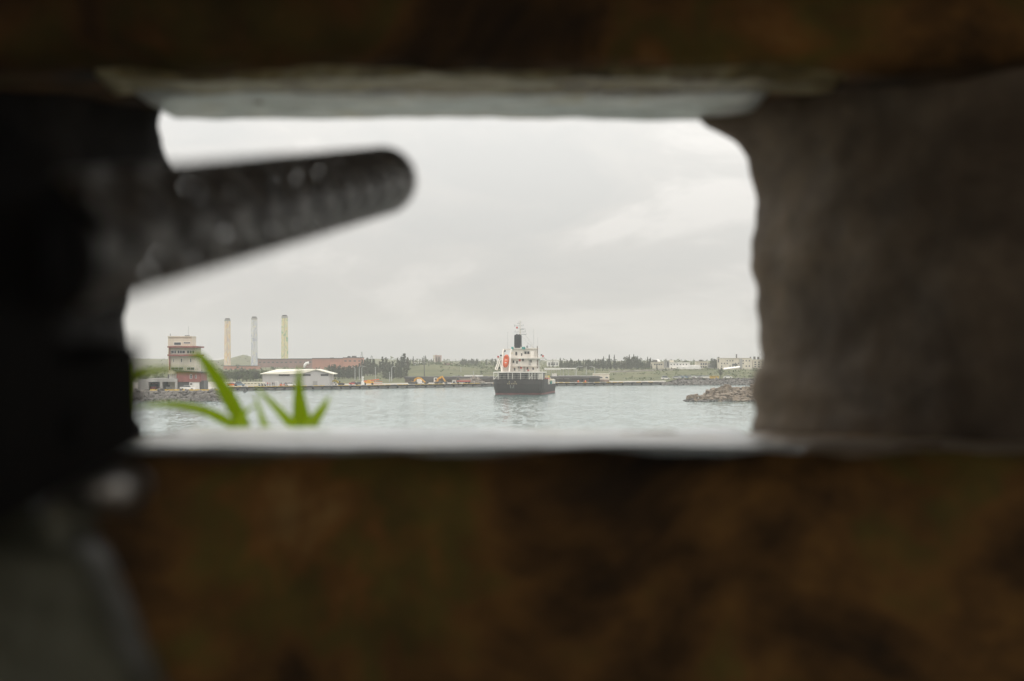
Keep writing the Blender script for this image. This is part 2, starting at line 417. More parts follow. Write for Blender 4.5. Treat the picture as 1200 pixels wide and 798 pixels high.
b.box('white_wall', M['white'], 222.4, 234, 447, 457.5, -1.0, 10)
b.win(223,226,448.6,450.2,-1.0, m=M['dark'])
b.box('side_wing', M['dgrey'], 234, 239, 445.5, 457.5, 0, 9)
b.box('balcony', M['cream'], 197, 206.5, 436.6, 437.8, 0, 4)
for x in (198.3,200.6,203,205.4): b.box('balcony_post', M['white'], x, x+.9, 437.8, 442.8, .2, .5)
b.box('balcony_back', M['dgrey'], 195.5, 207.6, 437.8, 442.8, 1.5, 5)
MB().tube([P(221,394.5,652)-o, P(221,383,652)-o], .05, 5).build('antenna', M['pole'], t)
MB().tube([P(199.5,394.5,652)-o, P(199.5,391.5,652)-o], .08, 5).build('vent_pipe', M['steel'], t)
b.box('low_wing', M['grey'], 161, 174, 444, 457.5, 1, 8)
# fence along the back quay
t = thing('boundary_wall', 'long pale wall with posts behind the quay in front of the hedge', 'wall', (PX(280,905),905,2.3))
b = Bd(t, 905)
b.box('wall_panel', M['cream'], 240, 310, 449.2, 452.3, 0, .3, down=.3); b.box('coping', M['roof'], 239.6, 310.2, 446.9, 448.0, -.2, 1.2)
for x in range(241, 311, 4): b.box('post', M['cream'], x, x+.8, 448, 452.5, -.15, .15, down=.3)

# white warehouse
D = 915
t = bldg('warehouse', 'long pale warehouse with low gabled cream roof on the quay', 'building', 347, D)
b = Bd(t, D); o = t.location
gl = [PX(307.6,D)-o.x, PX(352,D)-o.x, PX(386,D)-o.x]
zb = -.3; ze = PZ(437.6,D)-o.z; zr = PZ(433.0,D)-o.z
# gable end faces the camera obliquely: long wall in front, gable at the right end
X0, X1, X2 = gl
MB().box(X0,X1,0,22,zb,ze).build('long_wall', M['wall_w'], t)
MB().prism([(X1,zb),(X2,zb),(X2,ze),(PX(370,D)-o.x,zr-.15),(X1,ze)], -.02, 22).build('gable_wall', M['wall_w'], t)
xr = PX(370,D)-o.x; xl = PX(322,D)-o.x
rf = MB().add([(X0-1,-1,ze-.1),(X1,-1,ze-.1),(xr,-.6,zr+.1),(xl,11,zr+.1),(X0-1,-1,ze+.15),(X1,-1,ze+.15),(xr,-.6,zr+.35),(xl,11,zr+.35)],
   [(0,1,2,3),(4,7,6,5),(0,4,5,1),(1,5,6,2),(2,6,7,3),(3,7,4,0)])
rf.build('roof_slope', M['roof'], t)
MB().add([(xr,-.8,zr+.1),(X2+1.6,-.8,ze-.2),(X2+1.6,23,ze-.2),(xr,23,zr+.1),(xr,-.8,zr+.4),(X2+1.6,-.8,ze+.15),(X2+1.6,23,ze+.15),(xr,23,zr+.4)],
   [(0,1,2,3),(4,7,6,5),(0,4,5,1),(1,5,6,2),(2,6,7,3),(3,7,4,0)]).build('roof_slope', M['roof'], t)
MB().add([(xl,11,zr+.1),(xr,-.6,zr+.1),(xr,23,zr+.1),(xl,23,zr+.1),(xl,11,zr+.34),(xr,-.6,zr+.34),(xr,23,zr+.34),(xl,23,zr+.34)],
   [(0,1,2,3),(4,7,6,5),(0,4,5,1),(1,5,6,2),(2,6,7,3),(3,7,4,0)]).build('roof_top', M['roof'], t)
for x0,x1 in ((327,329.6),(330,332.6),(333,335.8),(336.2,339.2),(355.2,357.8),(358.4,360.6),(361.2,363.8),(376.2,384.6)):
    b.win(x0,x1,438.1,439.6,-.05, frame=False, m=M['dark'])
b.box('door', M['grey'], 366.5, 372, 446, 452.8, -.15, .1)

# power plant behind
D = 1650
def plant(x0, x1, y0, y1, m, label, D=1650, extra=(), tanks=()):
    t = bldg('factory_hall', label, 'building', (x0+x1)/2, D)
    b = Bd(t, D); b.box('wall', m, x0, x1, y0, y1, 0, 26, down=8)
    b.box('roof_edge', M['steel'], x0-.3, x1+.3, y0-.7, y0, -.6, 26.6)
    for (a,c,y,mm) in extra: b.box('wall_panel', mm, a, c, y, y1+1, -.3, 0, down=6)
    for (a,c,y) in tanks: b.box('roof_unit', M['steel'], a, c, y, y0-.7, 6, 12)
    k = int((x1-x0)/5)
    for i in range(k):
        xx = x0 + (i+.5)*(x1-x0)/k
        if not extra: b.win(xx-1.2, xx+1.2, y0+3.0, y0+4.2, 0, frame=False, m=M['dark'])
    return t
plant(302, 348, 420.5, 434, M['brick2'], 'long dull brown factory hall behind the chimneys', 1720)
plant(338, 372, 420.2, 434, M['brick2'], 'brown factory hall joining the long hall and the brick-red halls', 1700)
plant(366, 402, 419.6, 434, M['brick'], 'stepped brick-red factory hall next to the tallest orange-red block', 1660, ((387,398,424,M['brick3']),), ((386,390,418.4),))
plant(402, 424, 418.8, 434, M['brick3'], 'orange-red factory block with dark roof units above the tree belt', 1640, (), ((406.5,409.5,416.6),(411.5,416.5,416.4)))
plant(262, 301, 428.5, 436, M['brick3'], 'low orange-red shed at the foot of the chimneys', 1600)
t = bldg('white_duct', 'white curved exhaust duct beside the brick-red factory hall', 'duct', 357, 1640); o = t.location
MB().tube([P(356.5,432,1640)-o, P(357,427.5,1640)-o, P(359,425.2,1640)-o, P(362,424.6,1640)-o], 1.1, 8).build('pipe', M['white'], t, True)

def chim_mat(name, stops, seed):
    m = bpy.data.materials.new(name); m.use_nodes = True; t = m.node_tree; n = t.nodes; l = t.links
    b = n['Principled BSDF']; b.inputs['Roughness'].default_value = .85; stops = [(.5+(p-.5)*.55, q) for p, q in stops]
    c = n.new('ShaderNodeTexCoord'); mp = n.new('ShaderNodeMapping'); mp.inputs['Location'].default_value = (seed*7,seed*3,seed); mp.inputs['Scale'].default_value=(.20,.20,.13); l.new(c.outputs['Object'], mp.inputs[0])
    z = n.new('ShaderNodeTexNoise'); z.inputs['Scale'].default_value = 1.3; z.inputs['Detail'].default_value = 2.5; z.inputs['Distortion'].default_value = 2.2; l.new(mp.outputs[0], z.inputs['Vector'])
    r = n.new('ShaderNodeValToRGB'); r.color_ramp.interpolation = 'EASE'; l.new(z.outputs['Fac'], r.inputs[0])
    e = r.color_ramp.elements; e[0].position = stops[0][0]; e[0].color = (*stops[0][1],1); e[1].position = stops[-1][0]; e[1].color = (*stops[-1][1],1)
    for p, col in stops[1:-1]: x = e.new(p); x.color = (*col,1)
    l.new(r.outputs[0], b.inputs['Base Color'])
    return m
D = 1800
CH = [(266.6,375.2,3.3,7.6,chim_mat('mural_peach',[(.30,(.50,.40,.36)),(.42,(.62,.50,.34)),(.52,(.60,.56,.50)),(.60,(.70,.50,.16)),(.72,(.58,.42,.34))],1),'tall power-plant chimney with a faded peach and yellow mural'),
      (298.0,373.2,3.3,8.0,chim_mat('mural_grey_blue',[(.30,(.34,.37,.46)),(.42,(.60,.60,.60)),(.52,(.55,.56,.58)),(.60,(.40,.43,.46)),(.72,(.62,.60,.52))],2),'tall power-plant chimney with a white and grey-blue mural'),
      (333.6,371.4,3.6,8.6,chim_mat('mural_yellow_green',[(.30,(.20,.36,.20)),(.40,(.58,.54,.28)),(.50,(.62,.58,.40)),(.60,(.64,.50,.22)),(.72,(.50,.55,.36))],3),'tall power-plant chimney with a yellow and green mural')]
for x, yt, rt, rb, mm, lab in CH:
    t = bldg('chimney', lab, 'chimney', x, D); zt = PZ(yt,D) - t.location.z
    rt = 3.35*D/FPX*1.02 if x < 320 else 3.6*D/FPX; rb = rt*1.22
    MB().tube([(0,0,-1)]+[(0,0,zt*k/6) for k in range(1,7)], [rb]+[rb+(rt-rb)*k/6 for k in range(1,7)], 24, cap=False).build('shaft', mm, t, True)
    MB().tube([(0,0,zt-1.3),(0,0,zt+.15)], [rt*1.05,rt*1.05], 24).build('top_band', M['grey'], t)
    MB().tube([(0,0,zt+.1),(0,0,zt+1.2)], rt*.8, 20).build('flue_lip', M['steel'], t)
    MB().tube([(0,-rb*.985,0),(0,-rt*1.02,zt-1)], .14, 4).build('ladder', M['grey'], t)

# far and middle buildings on the land
def block(name, label, x0, x1, y0, y1, D, m, wins=(), depth=12, roof=None, extra=(), cat='building', down=4):
    t = bldg(name, label, cat, (x0+x1)/2, D); b = Bd(t, D)
    b.box('wall', m, x0, x1, y0, y1, 0, depth, down=down)
    b.box('roof_slab', roof or m, x0-.25, x1+.25, y0-.5, y0, -.35, depth+.3)
    for wd in wins: b.win(*wd, frame=False, m=M['glass'])
    for (nm, mm, a, c, d, e, f, g) in extra: b.box(nm, mm, a, c, d, e, f, g)
    return t
def grid(x0, x1, y0, y1, nx, ny, wx=.55, wy=.5):
    r = []
    for i in range(nx):
        for j in range(ny):
            cx = x0+(i+.5)*(x1-x0)/nx; cy = y0+(j+.5)*(y1-y0)/ny; hx = (x1-x0)/nx*wx/2; hy = (y1-y0)/ny*wy/2
            r.append((cx-hx,cx+hx,cy-hy,cy+hy))
    return r
pink = mat('pink_plaster', (.44,.27,.23), .9, .15, .1)
block('apartment_tower', 'solitary pink apartment tower on the skyline above the grassy mound', 508, 517, 416.2, 426, 2300, pink, grid(508.4,516.6,417,424.5,4,5), 14, extra=(('roof_unit',pink,510,512,415.2,416,2,8),('corner_tower',M['cream'],507.6,509.6,415.6,426,-1,5)))
block('skyline_house', 'small white house with roof tanks on the skyline', 471.5, 478, 422.6, 427, 1750, M['white'], grid(472,477.6,423.4,425.6,3,1), extra=(('tank',M['white'],473,474,421.2,422.2,2,4),('tank',M['white'],476,477,421.2,422.2,2,4)))
block('skyline_house', 'long low white house behind the hilltop conifers', 484, 500, 424.3, 427.5, 1740, M['white'], grid(485,499,425,426.6,6,1))
block('skyline_house', 'faded pink low house beside the smoke on the skyline', 520.5, 529, 425.5, 430, 1700, pink, grid(521,528.6,426.4,428.6,4,1))
block('skyline_house', 'pale far house with stepped roof on the skyline near the ship', 538, 546, 423.3, 428, 2350, M['cream'], grid(539,545,424.2,426,3,1), extra=(('roof_step',M['cream'],540,544,422.2,423,2,8),))
block('white_villa', 'white house behind the conifer tips beside the ship', 641, 655, 421.6, 431, 1560, M['white'], grid(642,654.4,424,427.5,4,2), extra=(('roof_step',M['white'],649,655,420.6,421.2,1,8),))
t = block('domed_house', 'low cream house with a white dome and dark porch on the ridge', 763.5, 778, 424.2, 429, 1390, M['cream'], grid(766,776.5,425.6,427.4,4,1), extra=(('porch',M['steel'],766,770.5,421.2,423.7,2,6),))
dm = MB(); dm.tube([(0,0,0),(0,0,.7),(0,0,1.3),(0,0,1.75),(0,0,1.95)], [1.9,1.75,1.3,.7,.1], 14).build('dome', M['white'], t, True, loc=P(770.6,423.7,1394)-t.location)
t = block('white_complex', 'long bright white flat-roofed building with a row of small square windows', 785, 808.5, 424.4, 432.4, 1372, M['white'], [(786+3.6*i,787.1+3.6*i,425.9,427.0) for i in range(6)], 14,
   extra=(('front_step',M['white'],792,821,429.2,433.2,-3,0),('low_wing',M['white'],808.5,820.5,427,433,1,10),('terrace',M['cream'],778,792,430.6,431.4,-2,0),('roof_unit',M['steel'],802,804.4,422.6,423.9,3,6)))
block('grey_stair_block', 'grey windowless stair block at the end of the white building', 779.4, 784.4, 422.4, 431, 1378, M['grey'], [(782,783.2,424,429)], 10, extra=(('roof_wall',M['cream'],784.6,790,421.6,423.8,3,6),))
block('cream_house', 'two-storey cream house with a dark rooftop hut behind the white building', 816, 829, 423.4, 433, 1430, M['cream'], grid(820.5,828.6,424.4,431,3,2), extra=(('rooftop_hut',M['steel'],820,823.8,421.0,422.9,2,7),))
block('low_grey_house', 'low grey house between the cream house and the long apartment block', 829.4, 841.5, 425.5, 432, 1440, M['grey'], grid(831,840.6,427,429.6,4,1))
block('apartment_block', 'long three-storey cream apartment block with rooftop tanks above the rocky shore', 843, 881, 419.4, 432, 1390, M['cream'], [g for k,g in enumerate(grid(844,867,420.6,430,7,3,.3,.38)+grid(869,880,420.6,430,3,3,.3,.38)) if k*7%5 > 1], 16,
   extra=(('rooftop_hut',M['steel'],842,843.6,419.6,424,1,5),('stair_bay',M['grey'],866.6,869.6,419.8,431,-1,0),('tank',M['steel'],863.4,864.6,414.4,418.9,4,6),('tank',M['steel'],879.4,880.6,417.4,418.9,2,4),('balcony_bay',M['dgrey'],858,864,425.6,427.6,-.6,0)))
block('apartment_block', 'cream block with two rooftop tanks half hidden by the gun slit edge', 882.5, 905, 421, 432, 1400, M['cream'], grid(883,904,422.5,430.5,5,3,.4,.4), 14, extra=(('tank',M['steel'],884,886,417.2,420.5,3,6),('tank',M['steel'],888.5,890.5,417.6,420.5,3,6)))
t = bldg('white_awning', 'white sloping awning in front of the long apartment block', 'awning', 858, 1360); o = t.location
MB().add([P(848,432.2,1356)-o,P(867,429.6,1356)-o,P(867,428.3,1362)-o,P(848,430.4,1362)-o,P(848,432.6,1356)-o,P(867,430.0,1356)-o,P(867,428.7,1362)-o,P(848,430.8,1362)-o],[(0,1,2,3),(4,7,6,5),(0,4,5,1),(1,5,6,2),(2,6,7,3),(3,7,4,0)]).build('canopy', M['white'], t)
for x in (849,855,861,866): MB().bar(P(x,431,1359)-o, Vector((P(x,431,1359)-o).xy.to_3d())+Vector((0,0,-.5)), .15).build('post', M['pole'], t)
block('yellow_container', 'yellow shipping container above the boulder bank', 832.2, 842.4, 440.4, 443.4, 1098, M['yellow'], (), 2.6, cat='container', extra=tuple(('rib',M['yellow'],832.8+i*1.2,833.3+i*1.2,440.5,443.3,-.08,0) for i in range(8)), down=.3)

# the long dark shed/wall and canopies on the far quay
t = bldg('long_shed', 'long low brown open shed with dark flat roof behind the excavators', 'shed', 530, 1062); b = Bd(t, 1062)
b.box('roof', M['steel'], 474, 600, 440.6, 443.0, -4, 12); b.box('back_wall', M['rust'], 474.3, 600, 443, 449.5, 0, 11, down=.5)
for x in range(476, 600, 9): b.box('post', M['steel'], x, x+.5, 443, 448.5, -3.6, -3.3, down=.6)
b.box('tarpaulin', M['white'], 544, 566, 439.1, 440.6, -2, 6)
for x0,x1 in ((530,533.5),(535,541),(567.5,572),(574,578)): b.box('stored_pipe_stack', M['grey'], x0, x1, 439.8, 440.6, -2, 4)
t = bldg('quay_shed', 'long low rust-brown quay shed with overhanging dark roof beyond the bow', 'shed', 680, 1088); b = Bd(t, 1088)
b.box('roof', M['steel'], 640, 703, 440.3, 442.4, -6, 14); b.box('roof_deck', M['grey'], 655, 701, 439.6, 440.3, -4, 12)
b.box('front_wall', M['rust'], 640, 690, 442.4, 449.5, 0, 13, down=.5); b.box('grey_bay', M['dgrey'], 690, 703, 442.4, 449.3, 1, 13, down=.5)
b.box('upper_window_strip', M['cream'], 652, 667, 442.8, 443.4, -.15, 0)
b.box('ramp', M['rust'], 703, 714, 444.2, 449.4, 1, 12, down=.5); b.box('door', M['dark'], 681.5, 683.5, 443.4, 449, -.2, 0)
for x in (650,660,670,679): b.box('pilaster', M['rust'], x, x+.7, 442.4, 449.3, -.3, 0)
t = bldg('site_hut', 'plain cream flat-roofed building behind the rust-brown quay shed', 'building', 705, 1120); b = Bd(t, 1120)
b.box('wall', M['cream'], 695.3, 714, 437.6, 445, 0, 8, down=1); b.box('roof_edge', M['roof'], 695, 714.4, 437.0, 437.6, -.3, 8.3)
b.win(703,706,441,442.6,0); b.win(709.5,712.5,441,442.6,0)
t = bldg('long_canopy', 'long white flat canopy on thin posts above the grass behind the ship', 'canopy', 658, 1180); b = Bd(t, 1180)
b.box('roof', M['white'], 638, 675.2, 430.6, 431.9, -4, 6); b.box('fascia', M['white'], 638, 657, 431.9, 432.7, -4, -3.7)
for x in (640,646,652,656.5,660,666,673.6): b.box('post', M['pole'], x, x+.4, 431.9, 440, -2, -1.6, down=1)
block('white_hut', 'tiny white hut on the roofline behind the ship stern deck', 647, 652.5, 437.7, 440.5, 1125, M['white'], (), 3)
# path wall on the slope
t = bldg('path_wall', 'thin pale stone wall climbing along the grass slope below the conifers', 'wall', 745, 1290); o = t.location
pts = [(714,1268),(735,1278),(755,1292),(775,1312),(790,1330)]
for a, c in zip(pts, pts[1:]):
    MB().bar(gp(*a)-o+Vector((0,0,.35)), gp(*c)-o+Vector((0,0,.35)), .5, 1.1).build('wall_run', M['conc'], t)

# ------------------------------------------------------------------ trees
def leaf_mat(name, a, b2):
    m = bpy.data.materials.new(name); m.use_nodes = True; t = m.node_tree; n = t.nodes; l = t.links
    b = n['Principled BSDF']; b.inputs['Roughness'].default_value = .8; b.inputs['Specular IOR Level'].default_value = .15
    c = n.new('ShaderNodeTexCoord'); z = n.new('ShaderNodeTexNoise'); z.inputs['Scale'].default_value = .9; z.inputs['Detail'].default_value = 4; l.new(c.outputs['Object'], z.inputs['Vector'])
    r = n.new('ShaderNodeValToRGB'); l.new(z.outputs['Fac'], r.inputs[0]); r.color_ramp.elements[0].position = .32; r.color_ramp.elements[0].color = (*a,1); r.color_ramp.elements[1].position = .68; r.color_ramp.elements[1].color = (*b2,1)
    l.new(r.outputs[0], b.inputs['Base Color']); return m
LF = [leaf_mat('conifer_dark', (.022,.030,.017), (.050,.062,.030)), leaf_mat('conifer_olive', (.035,.042,.020), (.075,.082,.038)), leaf_mat('bush_green', (.050,.068,.025), (.105,.125,.048))]
def tree_meshes(kind, seed):
    rnd = random.Random(seed); tr = MB(); cr = MB(); hh = 10.0
    bend = [rnd.uniform(-.25,.25), rnd.uniform(-.25,.25)]
    def ax(z): t = z/hh; return Vector((bend[0]*math.sin(t*3), bend[1]*math.sin(t*2.4), z))
    tr.tube([ax(z) for z in (-.4,2,4.5,7,9.6)], [.22,.18,.13,.08,.03], 6)
    def leaf(p, s):
        d = Vector((rnd.gauss(0,1),rnd.gauss(0,1),rnd.gauss(0,.6))).normalized(); u = d.orthogonal().normalized()
        u.rotate(Matrix.Rotation(rnd.uniform(0,6.28),3,d)); v = d.cross(u)
        cr.add([p+u*s, p-u*s*.5+v*s*.8, p-u*s*.6-v*s*.7], [(0,1,2)])
    if kind == 'conifer':
        z = 1.2 + rnd.uniform(0,.8)
        top = 9.9
        while z < top:
            t = (z-1)/(top-1); rad = (2.1*(1-t)**.75 + .22) * rnd.uniform(.65,1.15)
            nb = 6 if t < .7 else 4
            for k in range(nb):
                a = rnd.uniform(0,6.28); L_ = rad*rnd.uniform(.6,1.1); tip = ax(z) + Vector((math.cos(a)*L_, math.sin(a)*L_, L_*rnd.uniform(.05,.4)))
                tr.tube([ax(z), tip], [.045,.012], 3, cap=False)
                for q in range(8):
                    s = rnd.uniform(.25,1.05); p = ax(z).lerp(tip, s) + Vector((rnd.gauss(0,.16),rnd.gauss(0,.16),rnd.gauss(0,.14)))
                    leaf(p, rnd.uniform(.16,.36))
            z += rnd.uniform(.38,.62)
    else:
        cl = []
        for k in range(11):
            a = rnd.uniform(0,6.28); r_ = rnd.uniform(.2,3.0); cl.append((Vector((math.cos(a)*r_, math.sin(a)*r_, rnd.uniform(3.2,8.6) - r_*.35)), rnd.uniform(1.0,1.9)))
        for c, rr in cl:
            tr.tube([ax(2.2), c*.5+ax(4)*.5, c], [.12,.08,.03], 4, cap=False)
            for q in range(90):
                d = Vector((rnd.gauss(0,1),rnd.gauss(0,1),rnd.gauss(0,.8))).normalized()*rr*rnd.uniform(.55,1.05)
                leaf(c+d, rnd.uniform(.18,.42))
    a = bpy.data.meshes.new('trunk'); a.from_pydata(tr.v,[],tr.f); a.materials.append(M['trunk'])
    c = bpy.data.meshes.new('crown'); c.from_pydata(cr.v,[],cr.f)
    return a, c
TM = []
for i in range(6):
    a, c = tree_meshes('conifer', 40+i); c.materials.append(LF[i%2]); TM.append((a,c))
BM = []
for i in range(4):
    a, c = tree_meshes('bush', 60+i); c.materials.append(LF[2 if i < 2 else 1]); BM.append((a,c))
def tree(name, label, group, x, D, h, wid=1, protos=TM):
    t = thing(name, label, 'tree', gp(x,D), group, random.uniform(0,6.28))
    a, c = random.choice(protos); s = h/10; t.scale = (s*wid, s*wid, s)
    obj('trunk', a, None, t); obj('crown', c, None, t); return t
def belt(n, x0, x1, D0, D1, h0, h1, label, group, name='conifer_tree', wid=1.25, protos=TM):
    for i in range(n):
        x = x0 + (x1-x0)*(i+random.random())/n
        tree(name, label, group, x, random.uniform(D0,D1), random.uniform(h0,h1), wid*random.uniform(.85,1.2), protos)
belt(24, 384, 426, 1150, 1190, 5.0, 8.0, 'dark conifer in the belt below the brick-red factory', 'conifers below the factory')
belt(26, 419, 478, 1235, 1300, 6.0, 10.8, 'tall dark conifer in the thick belt on the slope beside the factory', 'conifers on the slope by the factory', wid=1.2)
belt(12, 449, 477, 1130, 1150, 4.4, 6.6, 'dense dark conifer clump at the edge of the mown mound', 'conifers at the edge of the mound', wid=1.3)
belt(16, 258, 308, 1010, 1040, 5.2, 7.0, 'rounded green tree in the hedge behind the boundary wall', 'hedge trees behind the boundary wall', 'broadleaf_tree', 1.35, BM)
belt(6, 100, 200, 950, 1010, 5.2, 7.0, 'rounded green tree beyond the harbour tower', 'trees beyond the harbour tower', 'broadleaf_tree', 1.35, BM)
belt(13, 477, 516, 1560, 1620, 4.2, 8.0, 'slim conifer on the skyline of the mound', 'conifers on the mound skyline', wid=.8)
belt(16, 539, 562, 1600, 1660, 4, 6.0, 'small conifer in the skyline row near the ship', 'skyline conifers by the ship', wid=1.2)
belt(7, 568, 600, 1600, 1660, 4, 6.0, 'small conifer just behind the ship bridge', 'conifers behind the ship bridge', wid=1.2)
belt(46, 656, 766, 1370, 1430, 4.2, 6.6, 'dark conifer in the long wood on the ridge beyond the quay shed', 'conifers on the ridge beyond the quay shed', wid=1.35)
belt(22, 655, 770, 1340, 1370, 3.0, 4.6, 'lower conifer along the front of the ridge wood', 'lower conifers of the ridge wood', wid=1.4)
for x, y in ((643.5,425),(648,421.5),(656.5,418.6),(668.5,419),(678,420),(686.5,420.2),(698,419.6),(707.3,417),(714,414.8),(720,415.2),(737.5,415),(742.5,414.6),(747,416.5),(759,417.5),(762.5,418.4)):
    D = 1400; tree('conifer_tree', 'spire-like conifer standing above the ridge wood', 'spires of the ridge wood', x, D, PZ(y,D)-tz(x,D), .62)
belt(5, 735, 750, 1395, 1410, 7.6, 9.4, 'broad olive tree at the highest point of the ridge wood', 'broad trees of the ridge wood', 'broadleaf_tree', 1.0, BM[2:])
tree('broadleaf_tree', 'single dark tree on the green slope beside the yellow container', None, 844.5, 1115, 6.2, .55, BM[2:])
belt(5, 834, 842, 1400, 1425, 6, 8, 'dark tree squeezed beside the long apartment block', 'trees beside the apartment block', wid=1.3)
# scrub: rough bushes on the slopes, uncountable
sb = MB(); rnd = random.Random(3)
for i in range(5200):
    x = rnd.uniform(470,960) if rnd.random() < .72 else rnd.uniform(100,470); D = rnd.uniform(max(1130, shoreD(x)+70),1560) if rnd.random() < .8 else rnd.uniform(1560,2700)
    g = gp(x,D); s = rnd.uniform(.35,.9)*(1 if D < 1500 else 2.2)
    if noise.noise(Vector((g.x/40,g.y/40,1))) < -.02 or (472 < x < 562 and D < 1420 and rnd.random() < .8): continue
    for k in range(5):
        p = g + Vector((rnd.gauss(0,s),rnd.gauss(0,s),rnd.uniform(0,s*.9))); d = Vector((rnd.gauss(0,1),rnd.gauss(0,1),rnd.gauss(0,1)))*s*.8; e2 = Vector((rnd.gauss(0,1),rnd.gauss(0,1),rnd.gauss(0,1)))*s*.8
        sb.add([p,p+d,p+e2],[(0,1,2)])
so_ = sb.build('scrub', LF[2], fix=False); so_['kind'] = 'stuff'; tag(so_, 'low rough green scrub covering the slopes behind the quay', 'scrub')

# ------------------------------------------------------------------ small things on the quay
def pole(x, D, h, label, group, arm=0):
    t = thing('light_pole', label, 'pole', gp(x,D), group)
    MB().tube([(0,0,-.3),(0,0,h*.8),(0,0,h)], [.22,.16,.12], 6).build('post', M['pole'], t)
    if arm: MB().tube([(0,0,h-.1),(arm*.5,0,h+.5),(arm,0,h+.55)], [.12,.1,.1], 5).build('arm', M['pole'], t); MB().box(arm-.3,arm+.5,-.15,.15,h+.42,h+.6).build('lamp_head', M['pole'], t)
    else: MB().box(-.35,.35,-.2,.2,h,h+.25).build('lamp_head', M['pole'], t)
for x, D, y, arm in ((416,1110,430.5,-1.5),(421,1110,429.5,1.5),(424,1060,430,1.5),(440,1070,430,0),(459,1080,430,1.5),(456.5,1060,436,0),(390,1090,436,0)):
    pole(x, D, PZ(y,D)-tz(x,D), 'thin grey street light standing in front of the factory conifers', 'street lights before the factory conifers', arm)
for x, D, y, arm in ((675.3,1140,430,3),(687,1230,429.5,0),(697,1240,430,-3),(555,1100,435,0),(540,1250,430,0)):
    pole(x, D, PZ(y,D)-tz(x,D), 'thin grey street light on the grass behind the far quay sheds', 'street lights behind the quay sheds', arm)
for x, y in ((424,411.5),(435.5,416)):
    D = 2100; t = thing('transmission_pylon', 'faint lattice pylon on the skyline beyond the orange-red block' if x < 430 else 'fainter lower lattice pylon on the skyline above the conifers', 'pylon', gp(x,D)); h = PZ(y,D)-tz(x,D)
    for sx in (-1,1):
        for sy in (-1,1): MB().bar((sx*1.6,sy*1.6,-.5),(sx*.25,sy*.25,h),.22).build('leg', M['steel'], t)
    for k in (.55,.72,.88): MB().bar((-2.2*(1.3-k),0,h*k),(2.2*(1.3-k),0,h*k),.25).build('cross_arm', M['steel'], t)
t = thing('cable_post', 'dark leaning utility post in front of the grassy mound', 'pole', gp(497.5,1110)); MB().tube([(0,0,-.3),(-.2,0,PZ(426,1110)-tz(497.5,1110))],[.28,.2],6).build('post', M['steel'], t); MB().bar((-.9,0,8.2),(.7,0,8.2),.2).build('cross_arm', M['steel'], t)

def excavator(name, label, D, x0, x1, track, house, cab, boom, stick, bucket, m, group=None):
    """all in photo pixels at distance D"""
    zg = QZ+.01; cx = (track[0]+track[1])/2
    t = thing(name, label, 'excavator', (PX(cx,D),D,zg), group); o = t.location
    def q(x,y,dy=0): p = P(x,y,D)-o; p.y = dy; return p
    for dy in (-1.4,1.4):
        a, c = q(track[0],0).x, q(track[1],0).x
        MB().prism([(a,.35),(a+.4,0),(c-.4,0),(c,.35),(c,.75),(c-.4,1.05),(a+.4,1.05),(a,.75)], dy-.4, dy+.4).build('track', M['steel'], t)
    hx0, hx1, hy0, hy1 = house
    zt = q(0,hy0).z; zb = min(q(0,hy1).z, 1.0) if False else 1.05
    MB().prism([(q(hx0,0).x,zb),(q(hx1,0).x,zb),(q(hx1,0).x,zt),(q(hx0,0).x+.8,zt),(q(hx0,0).x,zt-.6)], -1.4, 1.4).build('house', m, t)
    cx0, cx1, cy = cab
    c = MB().box(q(cx0,0).x,q(cx1,0).x,-1.45,-.2,zb+.05,q(0,cy).z).build('cab', m, t); MB().box(q(cx0,0).x+.15,q(cx1,0).x-.1,-1.5,-1.44,zb+.7,q(0,cy).z-.15).build('cab_window', M['glass'], c)
    bp = [q(*p) for p in boom]
    bo = MB()
    for i,(a,c) in enumerate(zip(bp,bp[1:])): bo.bar(a,c+(c-a).normalized()*.25,.5,.85 if i < len(bp)-2 else .7)
    bo.build('boom', m, t)
    MB().bar(q(*stick[0]),q(*stick[1]),.42,.62).build('stick', m, t)
    k = q(*bucket); MB().prism([(k.x-.8,k.z+.8),(k.x+.5,k.z+.9),(k.x+.7,k.z-.1),(k.x+.1,k.z-.45),(k.x-.6,k.z-.2)],-.6,.6).build('bucket', M['steel'], t)
    MB().tube([q(*boom[0])+Vector((.5,-.4,.3)), (bp[0]+bp[1])/2+Vector((.2,-.4,-.5))], .12, 5).build('ram', M['pole'], t)
excavator('excavator','lemon-yellow excavator with its boom arched towards the warehouse',930,384,404,(396.5,403.5),(396.8,404,448.2,451),(397,399.4,447.2),[(397.6,449),(394.5,446.0),(392,445.2),(388.5,446.6)],[(388.5,446.4),(384.6,451.5)],(384,452.2),M['exc2'])
excavator('excavator','orange-yellow excavator with a long arched boom beside the white tank',984,478,501,(478.4,489.4),(479,486.4,446.8,449.6),(482.6,485.4,445.8),[(484.6,447),(487,443.6),(490,442.4),(493.4,442.8)],[(493.4,442.8),(498.4,447.6)],(499,450),M['exc'])
excavator('excavator','orange-yellow excavator with a sharply folded raised boom by the white cabin',998,508,526,(509,519),(509.5,515,446.4,449),(510,512.6,445),[(512,447),(513.4,443.4),(517,441.4),(518.4,440.8)],[(518.2,440.6),(522.6,447.4)],(522.6,448.6),M['exc'])
# white tank
t = thing('storage_tank', 'white cylindrical tank standing beside the orange-yellow excavator', 'tank', (PX(492,990),990,QZ+.01)); MB().tube([(-.2,0,.2),(-.2,0,2.4)],[1.25,1.25],18).build('shell', M['white'], t, False); MB().tube([(-.2,0,2.4),(-.2,0,2.7),(-.2,0,2.8)],[1.25,.9,.3],18).build('lid', M['white'], t); MB().box(-1.5,1.1,-1.2,1.2,0,.25).build('plinth', M['grey'], t)
